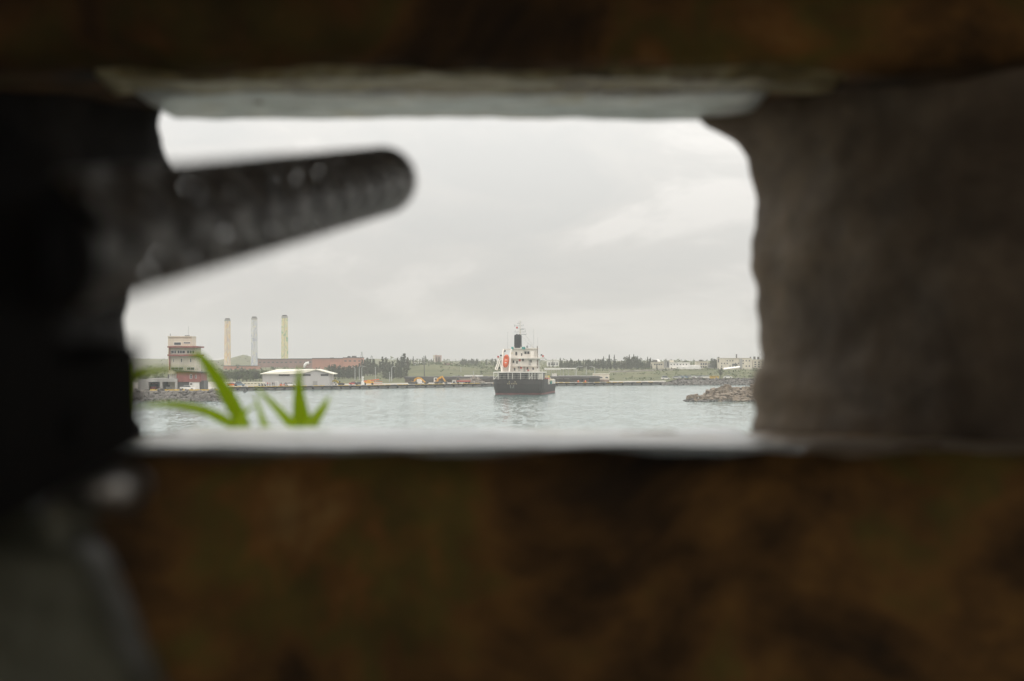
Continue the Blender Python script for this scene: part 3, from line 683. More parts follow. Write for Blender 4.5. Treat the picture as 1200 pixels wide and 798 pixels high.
# trucks (dump trucks behind)
def truck(label, x, D, m, bed, flip=1):
    t = thing('truck', label, 'truck', (PX(x,D),D,QZ+.01)); f = flip
    def bx(a,b,*r): return (min(a*f,b*f),max(a*f,b*f),*r)
    c = MB().prism([(1.6*f,.7),(3.4*f,.7),(3.4*f,1.7),(3.1*f,2.8),(1.6*f,2.8)],-1.15,1.15).build('cab', m, t); MB().box(*bx(2.0,3.0,-1.2,-1.14,1.7,2.5)).build('cab_window', M['glass'], c)
    MB().box(*bx(-3.4,1.5,-1.0,1.0,.7,.95)).build('chassis', M['steel'], t); MB().box(*bx(-3.4,1.4,-1.2,1.2,1.0,2.3)).build('bed', bed, t)
    for a in (-2.6,-1.4,2.5):
        for s in (-1,1): MB().tube([(a*f,s*.75,.48),(a*f,s*1.1,.48)],.48,12).build('wheel', M['rubber'], t)
truck('dark dump truck with pale cab between the two orange excavators', 504.5, 1000, M['white'], M['steel'])
truck('red-bedded truck parked beside the scrap heap', 543, 1003, M['rust'], M['rust'], -1)
MB().box(-3.0,3.4,-1.26,-1.2,.95,1.45).build('side_board', M['red'], bpy.data.objects['truck.001'])
t = thing('site_cabin', 'small white cabin with two dark windows on the quay', 'cabin', (PX(534,1004),1004,QZ+.01)); b = Bd(t, 1004); b.box('wall', M['white'], 530, 538.4, 445.2, 450.2, 0, 3, down=.1); b.box('roof', M['roof'], 529.7, 538.7, 444.7, 445.2, -.2, 3.2); b.win(531,533,446.4,448.2,0,m=M['dark']); b.win(535.3,537.3,446.4,448.2,0,m=M['dark'])
# scrap heap: uncountable
sh = MB(); rnd = random.Random(8)
for i in range(420):
    a = rnd.uniform(0,6.28); r_ = rnd.random()**.6; x = math.cos(a)*r_*5.2; y = math.sin(a)*r_*3; z = rnd.random()*max(.15,(1-r_))*4.2
    d = Vector((rnd.gauss(0,1),rnd.gauss(0,1),rnd.gauss(0,.6))).normalized()*rnd.uniform(.3,1.1); p = Vector((x,y,z+.2)); sh.bar(p-d/2,p+d/2,rnd.uniform(.1,.5),rnd.uniform(.05,.3))
s_ = sh.build('scrap_heap', mat('mixed_scrap', (.42,.36,.30), .8, .5, 1.4, col2=(.07,.06,.055)), fix=False, loc=(PX(555,1016),1016+6,QZ+.01)); s_['kind'] = 'stuff'; tag(s_, 'heap of mixed brown and grey scrap metal on the quay', 'scrap')
# orange barriers
for i in range(6):
    x = 438.5+i*1.75; D = 942; t = thing('barrier', 'orange and white folding barrier in the row on the quay', 'barrier', (PX(x,D),D,QZ+.01), 'barriers on the quay')
    for z in (.5,.95,1.4): MB().bar((-.3,0,z),(.3,0,z),.06,.22).build('rail', M['orange'] if z != .95 else M['white'], t)
    for s in (-1,1): MB().bar((s*.26,0,0),(s*.26,0,1.5),.06).build('leg', M['white'], t)
t = thing('loader', 'orange low loader machine parked before the row of barriers', 'loader', (PX(432.5,944),944,QZ+.01))
MB().box(-2.6,2.2,-1,1,.6,1.5).build('body', M['exc'], t); MB().box(-.8,.6,-.9,.9,1.5,2.2).build('engine_cover', M['exc'], t); MB().bar((-2.4,0,1.6),(4.5,0,2.4),.4).build('arm', M['orange'], t)
for a in (-1.8,1.5):
    for s in (-1,1): MB().tube([(a,s*.7,.5),(a,s*1.05,.5)],.5,12).build('wheel', M['rubber'], t)
t = thing('harbour_beacon', 'small white harbour beacon post on the quay edge', 'beacon', (PX(424.8,922.5),924,QZ+.01)); MB().tube([(0,0,0),(0,0,1.6),(0,0,1.7),(0,0,3.3)],[.8,.65,.38,.32],10).build('column', M['white'], t); MB().tube([(0,0,3.3),(0,0,3.9)],[.5,.4],10).build('lantern', M['white'], t)
# cars
def car(label, x, D, m, z=None, rz=0, group=None, van=False):
    t = thing('parked_car', label, 'car', (PX(x,D),D,(tz(x,D) if z is None else z)+.01), group, rz)
    hh = 1.9 if van else 1.45
    bm = MB(); secs = [(-2.2,.35,.75),(-2.15,.3,.95),(-1.0,.28,1.0),(.9,.28,.95),(2.0,.3,.82),(2.2,.35,.65)]
    bm.add([(x_,s*.85,z_) for x_,z0,z1 in secs for s,z_ in ((-1,z0),(1,z0),(1,z1),(-1,z1))],
       [(a+k,a+4+k,a+4+(k+1)%4,a+(k+1)%4) for a in range(0,20,4) for k in range(4)]+[(0,1,2,3),(23,22,21,20)])
    bm.build('body', m, t)
    cb = MB().add([(-1.9 if van else -1.5,-.8,.96),(1.1,-.8,.94),(.55,-.66,hh),(-1.6 if van else -1.0,-.66,hh),(-1.9 if van else -1.5,.8,.96),(1.1,.8,.94),(.55,.66,hh),(-1.6 if van else -1.0,.66,hh)],[(0,1,2,3),(4,7,6,5),(1,5,6,2),(0,3,7,4),(2,6,7,3)]).build('cabin', M['glass'], t)
    MB().box(-1.6 if van else -1.02,.57,-.67,.67,hh,hh+.05).build('roof', m, t)
    for a in (-1.4,1.4):
        for s in (-1,1): MB().tube([(a,s*.68,.31),(a,s*.88,.31)],.31,12).build('wheel', M['rubber'], t)
    return t
car('white car parked by the white wall of the tower annex', 219.5, 638, M['white'], 3.0, .1)
car('red fire vehicle parked inside the first garage bay', 181.5, 648.3, M['red'], 3.0, 1.4, van=True)
car('silver car inside the second garage bay', 199.5, 648, M['pole'], 3.0, 1.5)
car('blue-grey van parked before the boundary wall', 281, 893, M['blue'], QZ+.01, 0, van=True)
car('orange small car beside the blue-grey van', 272, 893, M['orange'], QZ+.01, 0)
car('white car parked in front of the warehouse wall', 340.5, 897, M['white'], QZ+.01, 0)
car('white car on the grass edge beside the first boulders', 780, 1110, M['white'], 2.6, .3, van=True)
for x, m, lab in ((793,'pole','grey'),(798,'pole','silver'),(803,'blue','blue-grey'),(808.5,'grey','dull grey'),(815,'white','white'),(821,'pole','pale silver'),(825.5,'white','clean white'),(829.5,'white','white rear-facing'),(853,'white','lone white')):
    car(f'{lab} car in the row parked above the boulder bank', x, 1102, M[m], None, random.uniform(-.3,.3), 'cars above the boulder bank')
car('dark low car parked near the loader', 421.5, 935, M['steel'], QZ+.01, 0); car('red-nosed white car near the lemon-yellow excavator', 415, 940, M['red'], QZ+.01, 0); car('white van behind the lemon-yellow excavator', 390, 940, M['white'], QZ+.01, 0)
t = thing('channel_buoy', 'small dark buoy floating off the quay wall', 'buoy', (PX(287,815),815,-.1)); MB().tube([(0,0,-.4),(0,0,.5),(0,0,.6),(0,0,1.6)],[.7,.7,.25,.15],10).build('float', M['steel'], t); MB().tube([(0,0,1.5),(0,0,2.0)],[.3,.2],8).build('topmark', M['steel'], t)
# cargo drums at far quay shed
for x, lab in ((677.6,'orange hazard drum beside the dark door of the quay shed'),(686,'orange hazard drum before the grey bay of the quay shed')):
    t = thing('hazard_drum', lab, 'drum', (PX(x,1068),1068,QZ+.01)); MB().tube([(0,0,0),(0,0,.95)],[.42,.36],12).build('shell', M['orange'], t); MB().tube([(0,0,.95),(0,0,1.1)],[.2,.15],8).build('cap', M['white'], t)
# people standing by the warehouse: one continuous skin-built body each
def person_mesh(pose):
    vs = [(0,0,.95),(0,0,1.15),(0,0,1.38),(0,.01,1.5),(0,.0,1.62),(0,0,1.74),(.19,0,1.40),(.25,.03*pose,1.14),(.24,-.12*pose,.92),(-.19,0,1.40),(-.25,-.03*pose,1.14),(-.24,-.10,.90),(.10,0,.9),(.11,-.05*pose,.5),(.11,.03*pose,.08),(.12,-.12,.04),(-.10,0,.9),(-.11,.05*pose,.5),(-.11,0,.08),(-.12,-.14,.04)]
    rs = [.15,.15,.16,.07,.10,.085,.08,.055,.045,.08,.055,.045,.10,.075,.06,.05,.10,.075,.06,.05]
    es = [(0,1),(1,2),(2,3),(3,4),(4,5),(2,6),(6,7),(7,8),(2,9),(9,10),(10,11),(0,12),(12,13),(13,14),(14,15),(0,16),(16,17),(17,18),(18,19)]
    me = bpy.data.meshes.new('person'); me.from_pydata(vs, es, []); o = bpy.data.objects.new('tmp', me); COL.objects.link(o)
    md = o.modifiers.new('s','SKIN')
    for i, r_ in enumerate(rs): me.skin_vertices[0].data[i].radius = (r_, r_*.8)
    me.skin_vertices[0].data[0].use_root = True
    o.modifiers.new('d','SUBSURF').levels = 1
    dg = bpy.context.evaluated_depsgraph_get(); m2 = bpy.data.meshes.new_from_object(o.evaluated_get(dg)); bpy.data.objects.remove(o); m2.polygons.foreach_set('use_smooth',[True]*len(m2.polygons)); return m2
def person_mat(name, top, legs):
    m = bpy.data.materials.new(name); m.use_nodes = True; t = m.node_tree; n = t.nodes; l = t.links; b = n['Principled BSDF']; b.inputs['Roughness'].default_value = .9
    c = n.new('ShaderNodeTexCoord'); s = n.new('ShaderNodeSeparateXYZ'); l.new(c.outputs['Object'], s.inputs[0]); d = n.new('ShaderNodeMath'); d.operation='DIVIDE'; d.inputs[1].default_value = 1.9; l.new(s.outputs['Z'], d.inputs[0])
    r = n.new('ShaderNodeValToRGB'); r.color_ramp.interpolation = 'CONSTANT'; l.new(d.outputs[0], r.inputs[0]); e = r.color_ramp.elements
    e[0].position=0; e[0].color=(.03,.03,.03,1); e[1].position=.055; e[1].color=(*legs,1)
    for p, cc in ((.5,top),(.775,(.42,.27,.2)),(.90,(.02,.016,.014))): x = e.new(p); x.color=(*cc,1)
    l.new(r.outputs[0], b.inputs['Base Color']); return m
PM = [person_mesh(.6), person_mesh(-.8)]
ppl = [(311.5,'white jacket',(.6,.6,.58)),(313.5,'red top',(.45,.08,.07)),(316.3,'pale red shirt',(.5,.25,.22)),(319.5,'black coat',(.03,.03,.035)),(321.4,'dark grey coat',(.08,.08,.09)),(334.2,'navy coat',(.04,.05,.09)),(336,'dark brown coat',(.09,.06,.045)),(329.5,'olive jacket',(.12,.12,.07))]
for i,(x,lab,c) in enumerate(ppl):
    D = 892 + (i%3); me = PM[i%2].copy(); me.materials.append(person_mat('clothes_'+lab.replace(' ','_'), c, (.05,.055,.075)))
    p = obj('person', me, None, None, (PX(x,D),D,QZ+.01)); p.rotation_euler = (0,0,random.uniform(-1,1)); tag(p, f'person in {lab} standing before the warehouse wall', 'person', 'people by the warehouse')
for x, m, lab in ((305.5,'blue','blue-grey scooter parked near the standing people'),(309,'steel','black scooter parked beside the person in white'),(331.5,'orange','orange work cart parked before the warehouse')):
    D = 889; t = thing('scooter' if 'scooter' in lab else 'work_cart', lab, 'scooter' if 'scooter' in lab else 'cart', (PX(x,D),D,QZ+.01)); k = 1 if 'scooter' in lab else 1.5
    MB().prism([(-.8*k,.35),(.35*k,.3),(.5*k,.95),(.3*k,.95),(.15*k,.5),(-.2*k,.5),(-.25*k,.85),(-.9*k,.9)],-.18*k,.18*k).build('body', M[m], t)
    for a in (-.6*k,.65*k): MB().tube([(a,-.06,.26),(a,.06,.26)],.26,12).build('wheel', M['rubber'], t)
    MB().tube([(.55*k,0,.3),(.38*k,0,1.05),(.3*k,0,1.1)],.05,5).build('handlebar', M['steel'], t)
t = thing('white_cabinet', 'white upright cabinet standing among the people by the warehouse', 'cabinet', (PX(324,890),890,QZ+.01)); MB().box(-.7,.7,-.4,.4,0,1.9).build('case', M['white'], t); MB().box(-.6,.6,-.43,-.39,.15,1.75).build('door', M['wall_w'], t)

# ------------------------------------------------------------------ the ship
K = .0413
sh = thing('cargo_ship', 'small dark-hulled coastal tanker seen from its stern with white superstructure', 'ship', (PX(607.2,752),752,0), rz=R(-4.6))
def zx(X): return (X-352)*K
def zz(Y): return (716-Y)*K
def hullrow(z0f, z1f, name, m, widen=0):
    """hull skin between two heights (fractions of a station's side)"""
    st = [(-.0,7.6,5.4),(.9,8.5,5.4),(3,9.0,5.4),(8,9.15,5.4),(22,9.15,5.4),(22.1,9.15,3.3),(70,9.15,3.3),(82,7.6,3.6),(92,4.0,4.2),(98,.4,4.6)]
    mb = MB(); vs = []
    for i,(y,hb,zt) in enumerate(st):
        zl, zh = z0f, (zt if z1f is None else z1f)
        for s in (-1,1):
            for k in range(4):
                z = zl + (zh-zl)*k/3
                t_ = max(0,min(1,(z+1.5)/4.5)); fl = .80 + .20*t_**.6 if i < 3 else (.93 + .07*t_ if y < 75 else .7+.3*t_)
                yy = y + (1-t_)*(2.2 if i == 0 else 1.2 if i == 1 else 0)
                vs.append((s*(hb*fl+widen), yy - (widen if i == 0 else 0), z))
    fs = []
    for i in range(len(st)-1):
        a, c = i*8, i*8+8
        for s in (0,4):
            for k in range(3): fs.append((a+s+k,c+s+k,c+s+k+1,a+s+k+1))
        if z1f is None: fs.append((a+3,c+3,c+7,a+7))
    for k in range(3): fs.append((k,k+1,4+k+1,4+k))
    mb.add(vs, fs); return mb.build(name, m, sh)
hull = hullrow(.55, None, 'hull', M['hull'])
hullrow(-1.6, .58, 'boot_topping', M['boot'], .015)
def sbx(name, m, X0, X1, Y0, Y1, y0, y1, parent=None): return MB().box(zx(X0),zx(X1),y0,y1,zz(Y1),zz(Y0)).build(name, m, parent or sh)
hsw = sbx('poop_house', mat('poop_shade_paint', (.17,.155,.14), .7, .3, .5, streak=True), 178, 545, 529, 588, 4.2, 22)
for X in (205,250,330,410,490): MB().box(zx(X-10),zx(X+10),4.05,4.19,zz(582),zz(540)).build('door', M['dark'], hsw)
sbx('boat_deck', M['shipw'], 137, 562, 521, 530, .3, 23)
for X in (142,180,265,302,372,445,470,495,522,556): MB().bar((zx(X),.5,zz(587)),(zx(X),.5,zz(529)),.22).build('deck_post', M['shipw'], sh)
for X0,X1 in ((142,180),(445,470),(522,556)): MB().bar((zx(X0),.5,zz(587)),(zx(X1),.5,zz(545)),.15).build('deck_brace', M['shipw'], sh)
for Y in (545,560,575): MB().bar((zx(140),.35,zz(Y)),(zx(560),.35,zz(Y)),.06).build('poop_rail', M['shipw'], sh)
sbx('deck_locker', M['shipw'], 528, 560, 535, 588, .8, 3.4)
h2 = sbx('accommodation', M['shipw'], 205, 502, 408, 522, 6.2, 21)
sbx('mid_deck', M['shipw'], 285, 512, 469, 474, 4.6, 21.2)
for X,Y in ((382,420),(300,435),(450,430),(330,440),(420,492),(470,495),(310,500),(345,480)):
    f = MB().box(zx(X-7),zx(X+7),6.08,6.19,zz(Y+11),zz(Y-11)).build('window', M['dark'], h2)
for X,Y in ((352,488),(395,498),(440,440)): MB().box(zx(X-9),zx(X+9),6.05,6.19,zz(Y+26),zz(Y-20)).build('door', M['grey'], h2)
sbx('bridge_deck', M['shipw'], 276, 548, 398, 408, 5.0, 21)
sbx('bridge_wing', M['shipw'], 142, 552, 396, 409, 15, 19)
wh = sbx('wheelhouse', M['shipw'], 284, 492, 322, 399, 9, 19)
sbx('wheelhouse_roof', M['shipw'], 278, 500, 316, 323, 8.4, 19.6)
for X0,X1,Y0,Y1 in ((312,327,350,380),(390,408,346,368),(415,432,346,368),(360,372,362,385),(450,476,345,366)): MB().box(zx(X0),zx(X1),8.85,8.99,zz(Y1),zz(Y0)).build('window', M['dark'], wh)
sbx('ventilator_house', M['shipw'], 446, 478, 340, 398, 7.2, 8.8)
fn = MB(); a = .5*(zx(362)-zx(300)); cx = zx(331)
fn.add([(cx+sx*a*k, 10.5+sy*2.0*k, z) for z,k in ((zz(322),1.0),(zz(225),.97),(zz(210),.90)) for sx,sy in ((-1,-.7),(-.75,-1),(.75,-1),(1,-.7),(1,.7),(.75,1),(-.75,1),(-1,.7))],
   [(r*8+k,r*8+(k+1)%8,(r+1)*8+(k+1)%8,(r+1)*8+k) for r in range(2) for k in range(8)]+[tuple(range(16,24))])
fun = fn.build('funnel', M['steel'], sh); fun.data.materials[0] = mat('funnel_black', (.022,.022,.023), .5, .25, .6)
MB().tube([(cx-.4,10.5,zz(212)),(cx-.4,10.5,zz(203))],.35,8).build('exhaust_pipe', M['steel'], fun); MB().tube([(cx+.5,10.5,zz(212)),(cx+.5,10.5,zz(205))],.25,8).build('exhaust_pipe', M['steel'], fun)
sbx('funnel_casing', M['shipw'], 296, 392, 306, 318, 8.6, 13)
mst = MB().tube([(zx(345),13,zz(318)),(zx(345),13,zz(200)),(zx(344),13,zz(85))],[.45,.32,.14],8).build('radar_mast', M['shipw'], sh)
for Y,X0,X1,th in ((206,330,398,.22),(185,292,395,.16),(157,325,390,.14),(132,296,372,.16),(122,292,305,.1),(100,330,358,.12)): MB().bar((zx(X0),13,zz(Y)),(zx(X1),13,zz(Y)),th).build('yard', M['pole'], mst)
for X,Y0,Y1 in ((296,122,140),(372,118,132),(303,170,187),(390,165,185),(365,150,158),(398,196,206)): MB().bar((zx(X),13,zz(Y1)),(zx(X),13,zz(Y0)),.12).build('antenna_whip', M['pole'], mst)
MB().bar((zx(345),12.6,zz(165)),(zx(380),12.6,zz(163)),.35,.2).build('radar_scanner', M['pole'], mst); MB().bar((zx(318),12.6,zz(110)),(zx(345),12.6,zz(112)),.3,.2).build('radar_scanner', M['pole'], mst)
MB().box(zx(310),zx(325),12.8,13.1,zz(155),zz(140)).build('signal_flag', M['red'], mst)
for X,Y0,Y1,r_,m in ((470,160,318,.05,'pole'),(250,190,320,.05,'pole'),(505,300,398,.16,'rust'),(505,230,302,.05,'pole'),(507,415,492,.22,'rust'),(420,270,318,.07,'pole'),(440,285,318,.06,'pole'),(456,280,318,.06,'pole'),(412,296,318,.2,'steel'),(453,290,318,.12,'shipw')):
    MB().tube([(zx(X),9.2 if Y1 < 320 else 6.6,zz(Y1)),(zx(X),9.2 if Y1 < 320 else 6.6,zz(Y0))],r_,5).build('antenna' if r_ < .1 else 'vent_post', M[m], sh)
MB().bar((zx(362),11,zz(225)),(zx(470),12,zz(318)),.05).build('stay_wire', M['pole'], sh); MB().bar((zx(380),13,zz(200)),(zx(440),16,zz(280)),.05).build('stay_wire', M['pole'], sh)
for X0,X1 in ((277,297),(368,398)): MB().tube([(zx((X0+X1)/2),8.2,zz(327)),(zx((X0+X1)/2),8.2,zz(306))],(X1-X0)*K*.5,10).build('ventilator', M['teal'], sh)
# free-fall lifeboat on its launching frame
dav = MB()
for X in (206,272): 
    dav.bar((zx(X),2.8,zz(522)),(zx(X+4),6.2,zz(345)),.5)
    dav.bar((zx(X+4),6.2,zz(345)),(zx(X+8),7.4,zz(328)),.5); dav.bar((zx(X+8),7.4,zz(328)),(zx(X+6),9,zz(470)),.28)
dav.bar((zx(212),7.0,zz(329)),(zx(280),7.0,zz(329)),.55); dav.bar((zx(206),3.0,zz(515)),(zx(272),3.0,zz(515)),.25)
dav.build('lifeboat_davit', M['shipw'], sh)
lb = MB(); ca = Vector((zx(236),2.6,zz(482))); cb = Vector((zx(243),6.0,zz(376)))
lb.tube([ca.lerp(cb,t_) for t_ in (0,.06,.18,.4,.62,.82,.95,1)],[.22,.62,.92,1.04,1.04,.92,.6,.2],14); lbo = lb.build('lifeboat', mat('lifeboat_orange', (.54,.085,.015), .5, .12, 1), sh, True)
cc = ca.lerp(cb,.70)+Vector((0,-.85,.35)); MB().box(cc.x-.55,cc.x+.55,cc.y-.35,cc.y+.6,cc.z-.5,cc.z+.5).build('canopy', MATS['lifeboat_orange'], lbo)
for t_ in (.30,.52): c0 = ca.lerp(cb,t_)+Vector((.1,-1.05,.3)); MB().box(c0.x-.35,c0.x+.3,c0.y-.06,c0.y+.1,c0.z-.14,c0.z+.14).build('hatch', M['white'], lbo)
for X0,Y0,X1,Y1 in ((150,500,178,405),(163,505,192,408),(150,500,163,505),(205,520,180,420)): MB().bar((zx(X0),3,zz(Y0)),(zx(X1),5.5,zz(Y1)),.26).build('crane_frame', M['shipw'], sh)
for X,Y,m in ((150,390,'red'),(193,383,'dark'),(175,380,'dark'),(541,385,'red'),(528,376,'dark'),(354,421,'red'),(366,487,'red'),(292,383,'red'),(180,487,'dark'),(208,340,'dark'),(275,360,'exc2'),(428,508,'red')):
    MB().tube([(zx(X),14.6 if Y < 400 else 6.0,zz(Y+8)),(zx(X),14.6 if Y < 400 else 6.0,zz(Y-7))],.33,8).build('deck_fitting', M[m], sh)
rl = MB()
for Y in (498,506,514): rl.bar((zx(280),.5,zz(Y)),(zx(560),.5,zz(Y)),.055)
for X in range(280,561,28): rl.bar((zx(X),.5,zz(521)),(zx(X),.5,zz(498)),.07)
rl.build('boat_deck_rail', M['shipw'], sh)
rl = MB()
for Y in (376,386): rl.bar((zx(330),5.2,zz(Y)),(zx(548),5.2,zz(Y)),.055)
for X in range(330,549,24): rl.bar((zx(X),5.2,zz(398)),(zx(X),5.2,zz(376)),.07)
rl.build('bridge_rail', M['shipw'], sh)
rl = MB()
for Y in (445,456): rl.bar((zx(300),4.8,zz(Y)),(zx(510),4.8,zz(Y)),.055)
for X in range(300,511,24): rl.bar((zx(X),4.8,zz(469)),(zx(X),4.8,zz(445)),.07)
rl.build('mid_deck_rail', M['shipw'], sh)
# stern lettering: illegible gold strokes, as in the photo
for row,(Y,xs_) in enumerate(((606,(276,326)),(622,(262,276,296,310,324,338)),(641,(286,314)),(655,(288,302,314)))):
    yb = -.03 + .05 + (1-max(0,min(1,(zz(Y)+1.5)/4.5)))*2.2
    for X in xs_:
        g = MB(); wz = .22 if row != 3 else .16; c0 = Vector((zx(X),yb-.12,zz(Y)))
        g.bar(c0+Vector((-wz,0,.16)),c0+Vector((wz,0,.16)),.08,.07); g.bar(c0+Vector((-wz,0,-.16)),c0+Vector((wz,0,-.16)),.08,.07); g.bar(c0+Vector((0,0,-.2)),c0+Vector((0,0,.2)),.08,.07)
        g.build('letter', M['gold'] if row < 2 else M['pole'], hull)
sbx('rudder_patch', M['boot'], 255, 340, 700, 716, 1.4, 1.9)
# cargo deck gear forward of the house
for i in range(7):
    y = 27 + i*7.5; m = ('shipcream','shipcream','shipw','shipcream','teal','shipcream','shipw')[i]
    MB().tube([(-8.2,y,4.6),(8.4,y,4.6)],.45,8).build('cross_pipe', M['shipcream'], sh)
    MB().box(5.4,8.4-(i%2)*.9,y-1.2,y+1.2,3.3,(5.9,4.8,5.4,6.2,4.4,5.6,5.0)[i]).build('manifold', M[m], sh)
    MB().tube([(6.0,y+2.5,3.3),(6.0,y+2.5,6.3)],.4,8).build('vent_post', M['shipcream' if i%2 else 'exc2'], sh)
for x in (-4,-1,2,7.6): MB().tube([(x,26,4.2),(x,80,4.2)],.35,8).build('deck_pipe', M['shipcream'], sh)
MB().box(8.3,9.0,60,69,3.3,4.9).build('bulwark', M['shipw'], sh)
for y in (25.5,33,41): MB().tube([(8.1,y,5.2),(8.1,y+.3,5.2)],.5,10).build('valve_wheel', M['red'], sh)

# ------------------------------------------------------------------ the bunker
def wall_mat(name, stops, rough, nscale, bump=.6, blotch=False):
    m = bpy.data.materials.new(name); m.use_nodes = True; t = m.node_tree; n = t.nodes; l = t.links
    b = n['Principled BSDF']; b.inputs['Roughness'].default_value = rough
    c = n.new('ShaderNodeTexCoord')
    z = n.new('ShaderNodeTexNoise'); z.inputs['Scale'].default_value = nscale; z.inputs['Detail'].default_value = 7; z.inputs['Roughness'].default_value = .62; z.inputs['Distortion'].default_value = .6; l.new(c.outputs['Object'], z.inputs['Vector'])
    r = n.new('ShaderNodeValToRGB'); l.new(z.outputs['Fac'], r.inputs[0]); e = r.color_ramp.elements
    e[0].position = stops[0][0]; e[0].color = (*stops[0][1],1); e[1].position = stops[-1][0]; e[1].color = (*stops[-1][1],1)
    for p, cc in stops[1:-1]: x = e.new(p); x.color = (*cc,1)
    g = n.new('ShaderNodeTexNoise'); g.inputs['Scale'].default_value = nscale*6; g.inputs['Detail'].default_value = 6; l.new(c.outputs['Object'], g.inputs['Vector'])
    r2 = n.new('ShaderNodeValToRGB'); l.new(g.outputs['Fac'], r2.inputs[0]); r2.color_ramp.elements[0].position=.3; r2.color_ramp.elements[0].color=(.5,.5,.5,1); r2.color_ramp.elements[1].position=.65
    mx = n.new('ShaderNodeMix'); mx.data_type='RGBA'; mx.blend_type='MULTIPLY'; mx.inputs[0].default_value=.8; l.new(r.outputs[0], mx.inputs[6]); l.new(r2.outputs[0], mx.inputs[7]); l.new(mx.outputs[2], b.inputs['Base Color'])
    g3 = n.new('ShaderNodeTexNoise'); g3.inputs['Scale'].default_value = nscale*.55; g3.inputs['Detail'].default_value = 3; l.new(c.outputs['Object'], g3.inputs['Vector'])
    r3 = n.new('ShaderNodeValToRGB'); l.new(g3.outputs['Fac'], r3.inputs[0]); r3.color_ramp.elements[0].position=.40; r3.color_ramp.elements[0].color=(.38,.36,.34,1); r3.color_ramp.elements[1].position=.60
    m3 = n.new('ShaderNodeMix'); m3.data_type='RGBA'; m3.blend_type='MULTIPLY'; m3.inputs[0].default_value=1; l.new(mx.outputs[2], m3.inputs[6]); l.new(r3.outputs[0], m3.inputs[7])
    if blotch: l.new(m3.outputs[2], b.inputs['Base Color'])
    bp = n.new('ShaderNodeBump'); bp.inputs['Strength'].default_value = bump; bp.inputs['Distance'].default_value = .01; l.new(g.outputs['Fac'], bp.inputs['Height']); l.new(bp.outputs[0], b.inputs['Normal'])
    return m
WB = wall_mat('mossy_brown_concrete', [(.35,(.016,.010,.004)),(.43,(.105,.052,.013)),(.50,(.23,.115,.028)),(.56,(.17,.128,.026)),(.62,(.28,.130,.030)),(.70,(.46,.28,.095))], .85, 3.2, blotch=True)
WC = wall_mat('grey_brown_concrete', [(.34,(.115,.082,.053)),(.50,(.18,.135,.092)),(.66,(.25,.19,.13))], .75, 4)
WS = wall_mat('skylit_wet_plaster', [(.36,(.46,.52,.52)),(.46,(.64,.69,.69)),(.54,(.70,.72,.70)),(.60,(.56,.52,.36)),(.68,(.66,.65,.58))], .34, 5, .35)  # pale wet plaster with the skylight's blue-grey put into its colour
WD = wall_mat('shade_dark_concrete', [(.3,(.006,.005,.0045)),(.5,(.012,.010,.009)),(.7,(.030,.025,.021))], .9, 4)  # the left cheek's shade is put into this near-black colour
WR = wall_mat('dim_room_concrete', [(.3,(.16,.13,.10)),(.7,(.28,.23,.18))], .9, 2)
bk = thing('concrete_bunker', 'mossy brown concrete bunker wall around a ragged rectangular gun slit', 'bunker', (0,1.9,H-1.5))
def slab(name, m, xs, ys, zs, amp, parent, seed, rough_edge=0):
    """box built as a fine grid and roughened so faces and edges are uneven"""
    bm = bmesh.new()
    x0,x1,nx = xs; y0,y1,ny = ys; z0,z1,nz = zs
    idx = {}
    def vert(i,j,k):
        if (i,j,k) not in idx:
            p = Vector((x0+(x1-x0)*i/nx, y0+(y1-y0)*j/ny, z0+(z1-z0)*k/nz))
            d = Vector((noise.noise(p*9+Vector((seed,0,0))), noise.noise(p*9+Vector((0,seed,5))), noise.noise(p*9+Vector((3,0,seed)))))*amp
            d += Vector((noise.noise(p*30+Vector((seed,1,0))), noise.noise(p*30+Vector((1,seed,5))), noise.noise(p*30+Vector((3,1,seed)))))*amp*.45
            ed = (i in (0,nx)) + (j in (0,ny)) + (k in (0,nz))
            if ed >= 2 and rough_edge:
                c = Vector((0 if i not in (0,nx) else (1 if i == 0 else -1), 0 if j not in (0,ny) else (1 if j == 0 else -1), 0 if k not in (0,nz) else (1 if k == 0 else -1)))
                d += c*rough_edge*(.35+.9*abs(noise.noise(p*14+Vector((seed,9,2)))))
            idx[(i,j,k)] = bm.verts.new(p+d)
        return idx[(i,j,k)]
    for i in range(nx):
        for j in range(ny):
            for k in (0,nz): bm.faces.new([vert(i,j,k),vert(i+1,j,k),vert(i+1,j+1,k),vert(i,j+1,k)])
    for i in range(nx):
        for k in range(nz):
            for j in (0,ny): bm.faces.new([vert(i,j,k),vert(i+1,j,k),vert(i+1,j,k+1),vert(i,j,k+1)])
    for j in range(ny):
        for k in range(nz):
            for i in (0,nx): bm.faces.new([vert(i,j,k),vert(i,j+1,k),vert(i,j+1,k+1),vert(i,j,k+1)])
    bmesh.ops.recalc_face_normals(bm, faces=bm.faces)
    me = bpy.data.meshes.new(name); bm.to_mesh(me); bm.free(); me.polygons.foreach_set('use_smooth',[True]*len(me.polygons))
    o = obj(name, me, m, parent); o.location = -parent.location; return o
SZ = H - .0795; LZ = H + .282
slab('sill_wall', WB, (-1.1,1.1,90), (1.84,2.46,24), (H-1.5,SZ+.000,50), .008, bk, 3, .022)
slab('sill_slab', WS, (-.375,.258,60), (1.885,2.455,30), (SZ-.05,SZ+.005,4), .003, bk, 7, .004)
slab('sill_ledge', wall_mat('lit_sill_tan', [(.34,(.24,.18,.12)),(.5,(.36,.28,.20)),(.66,(.42,.35,.26))], .45, 5, .4), (.25,1.0,50), (1.885,2.3,24), (SZ-.05,SZ+.003,4), .004, bk, 19, .004)  # lighter tan sheet: the lit look of this sill strip is in its colour
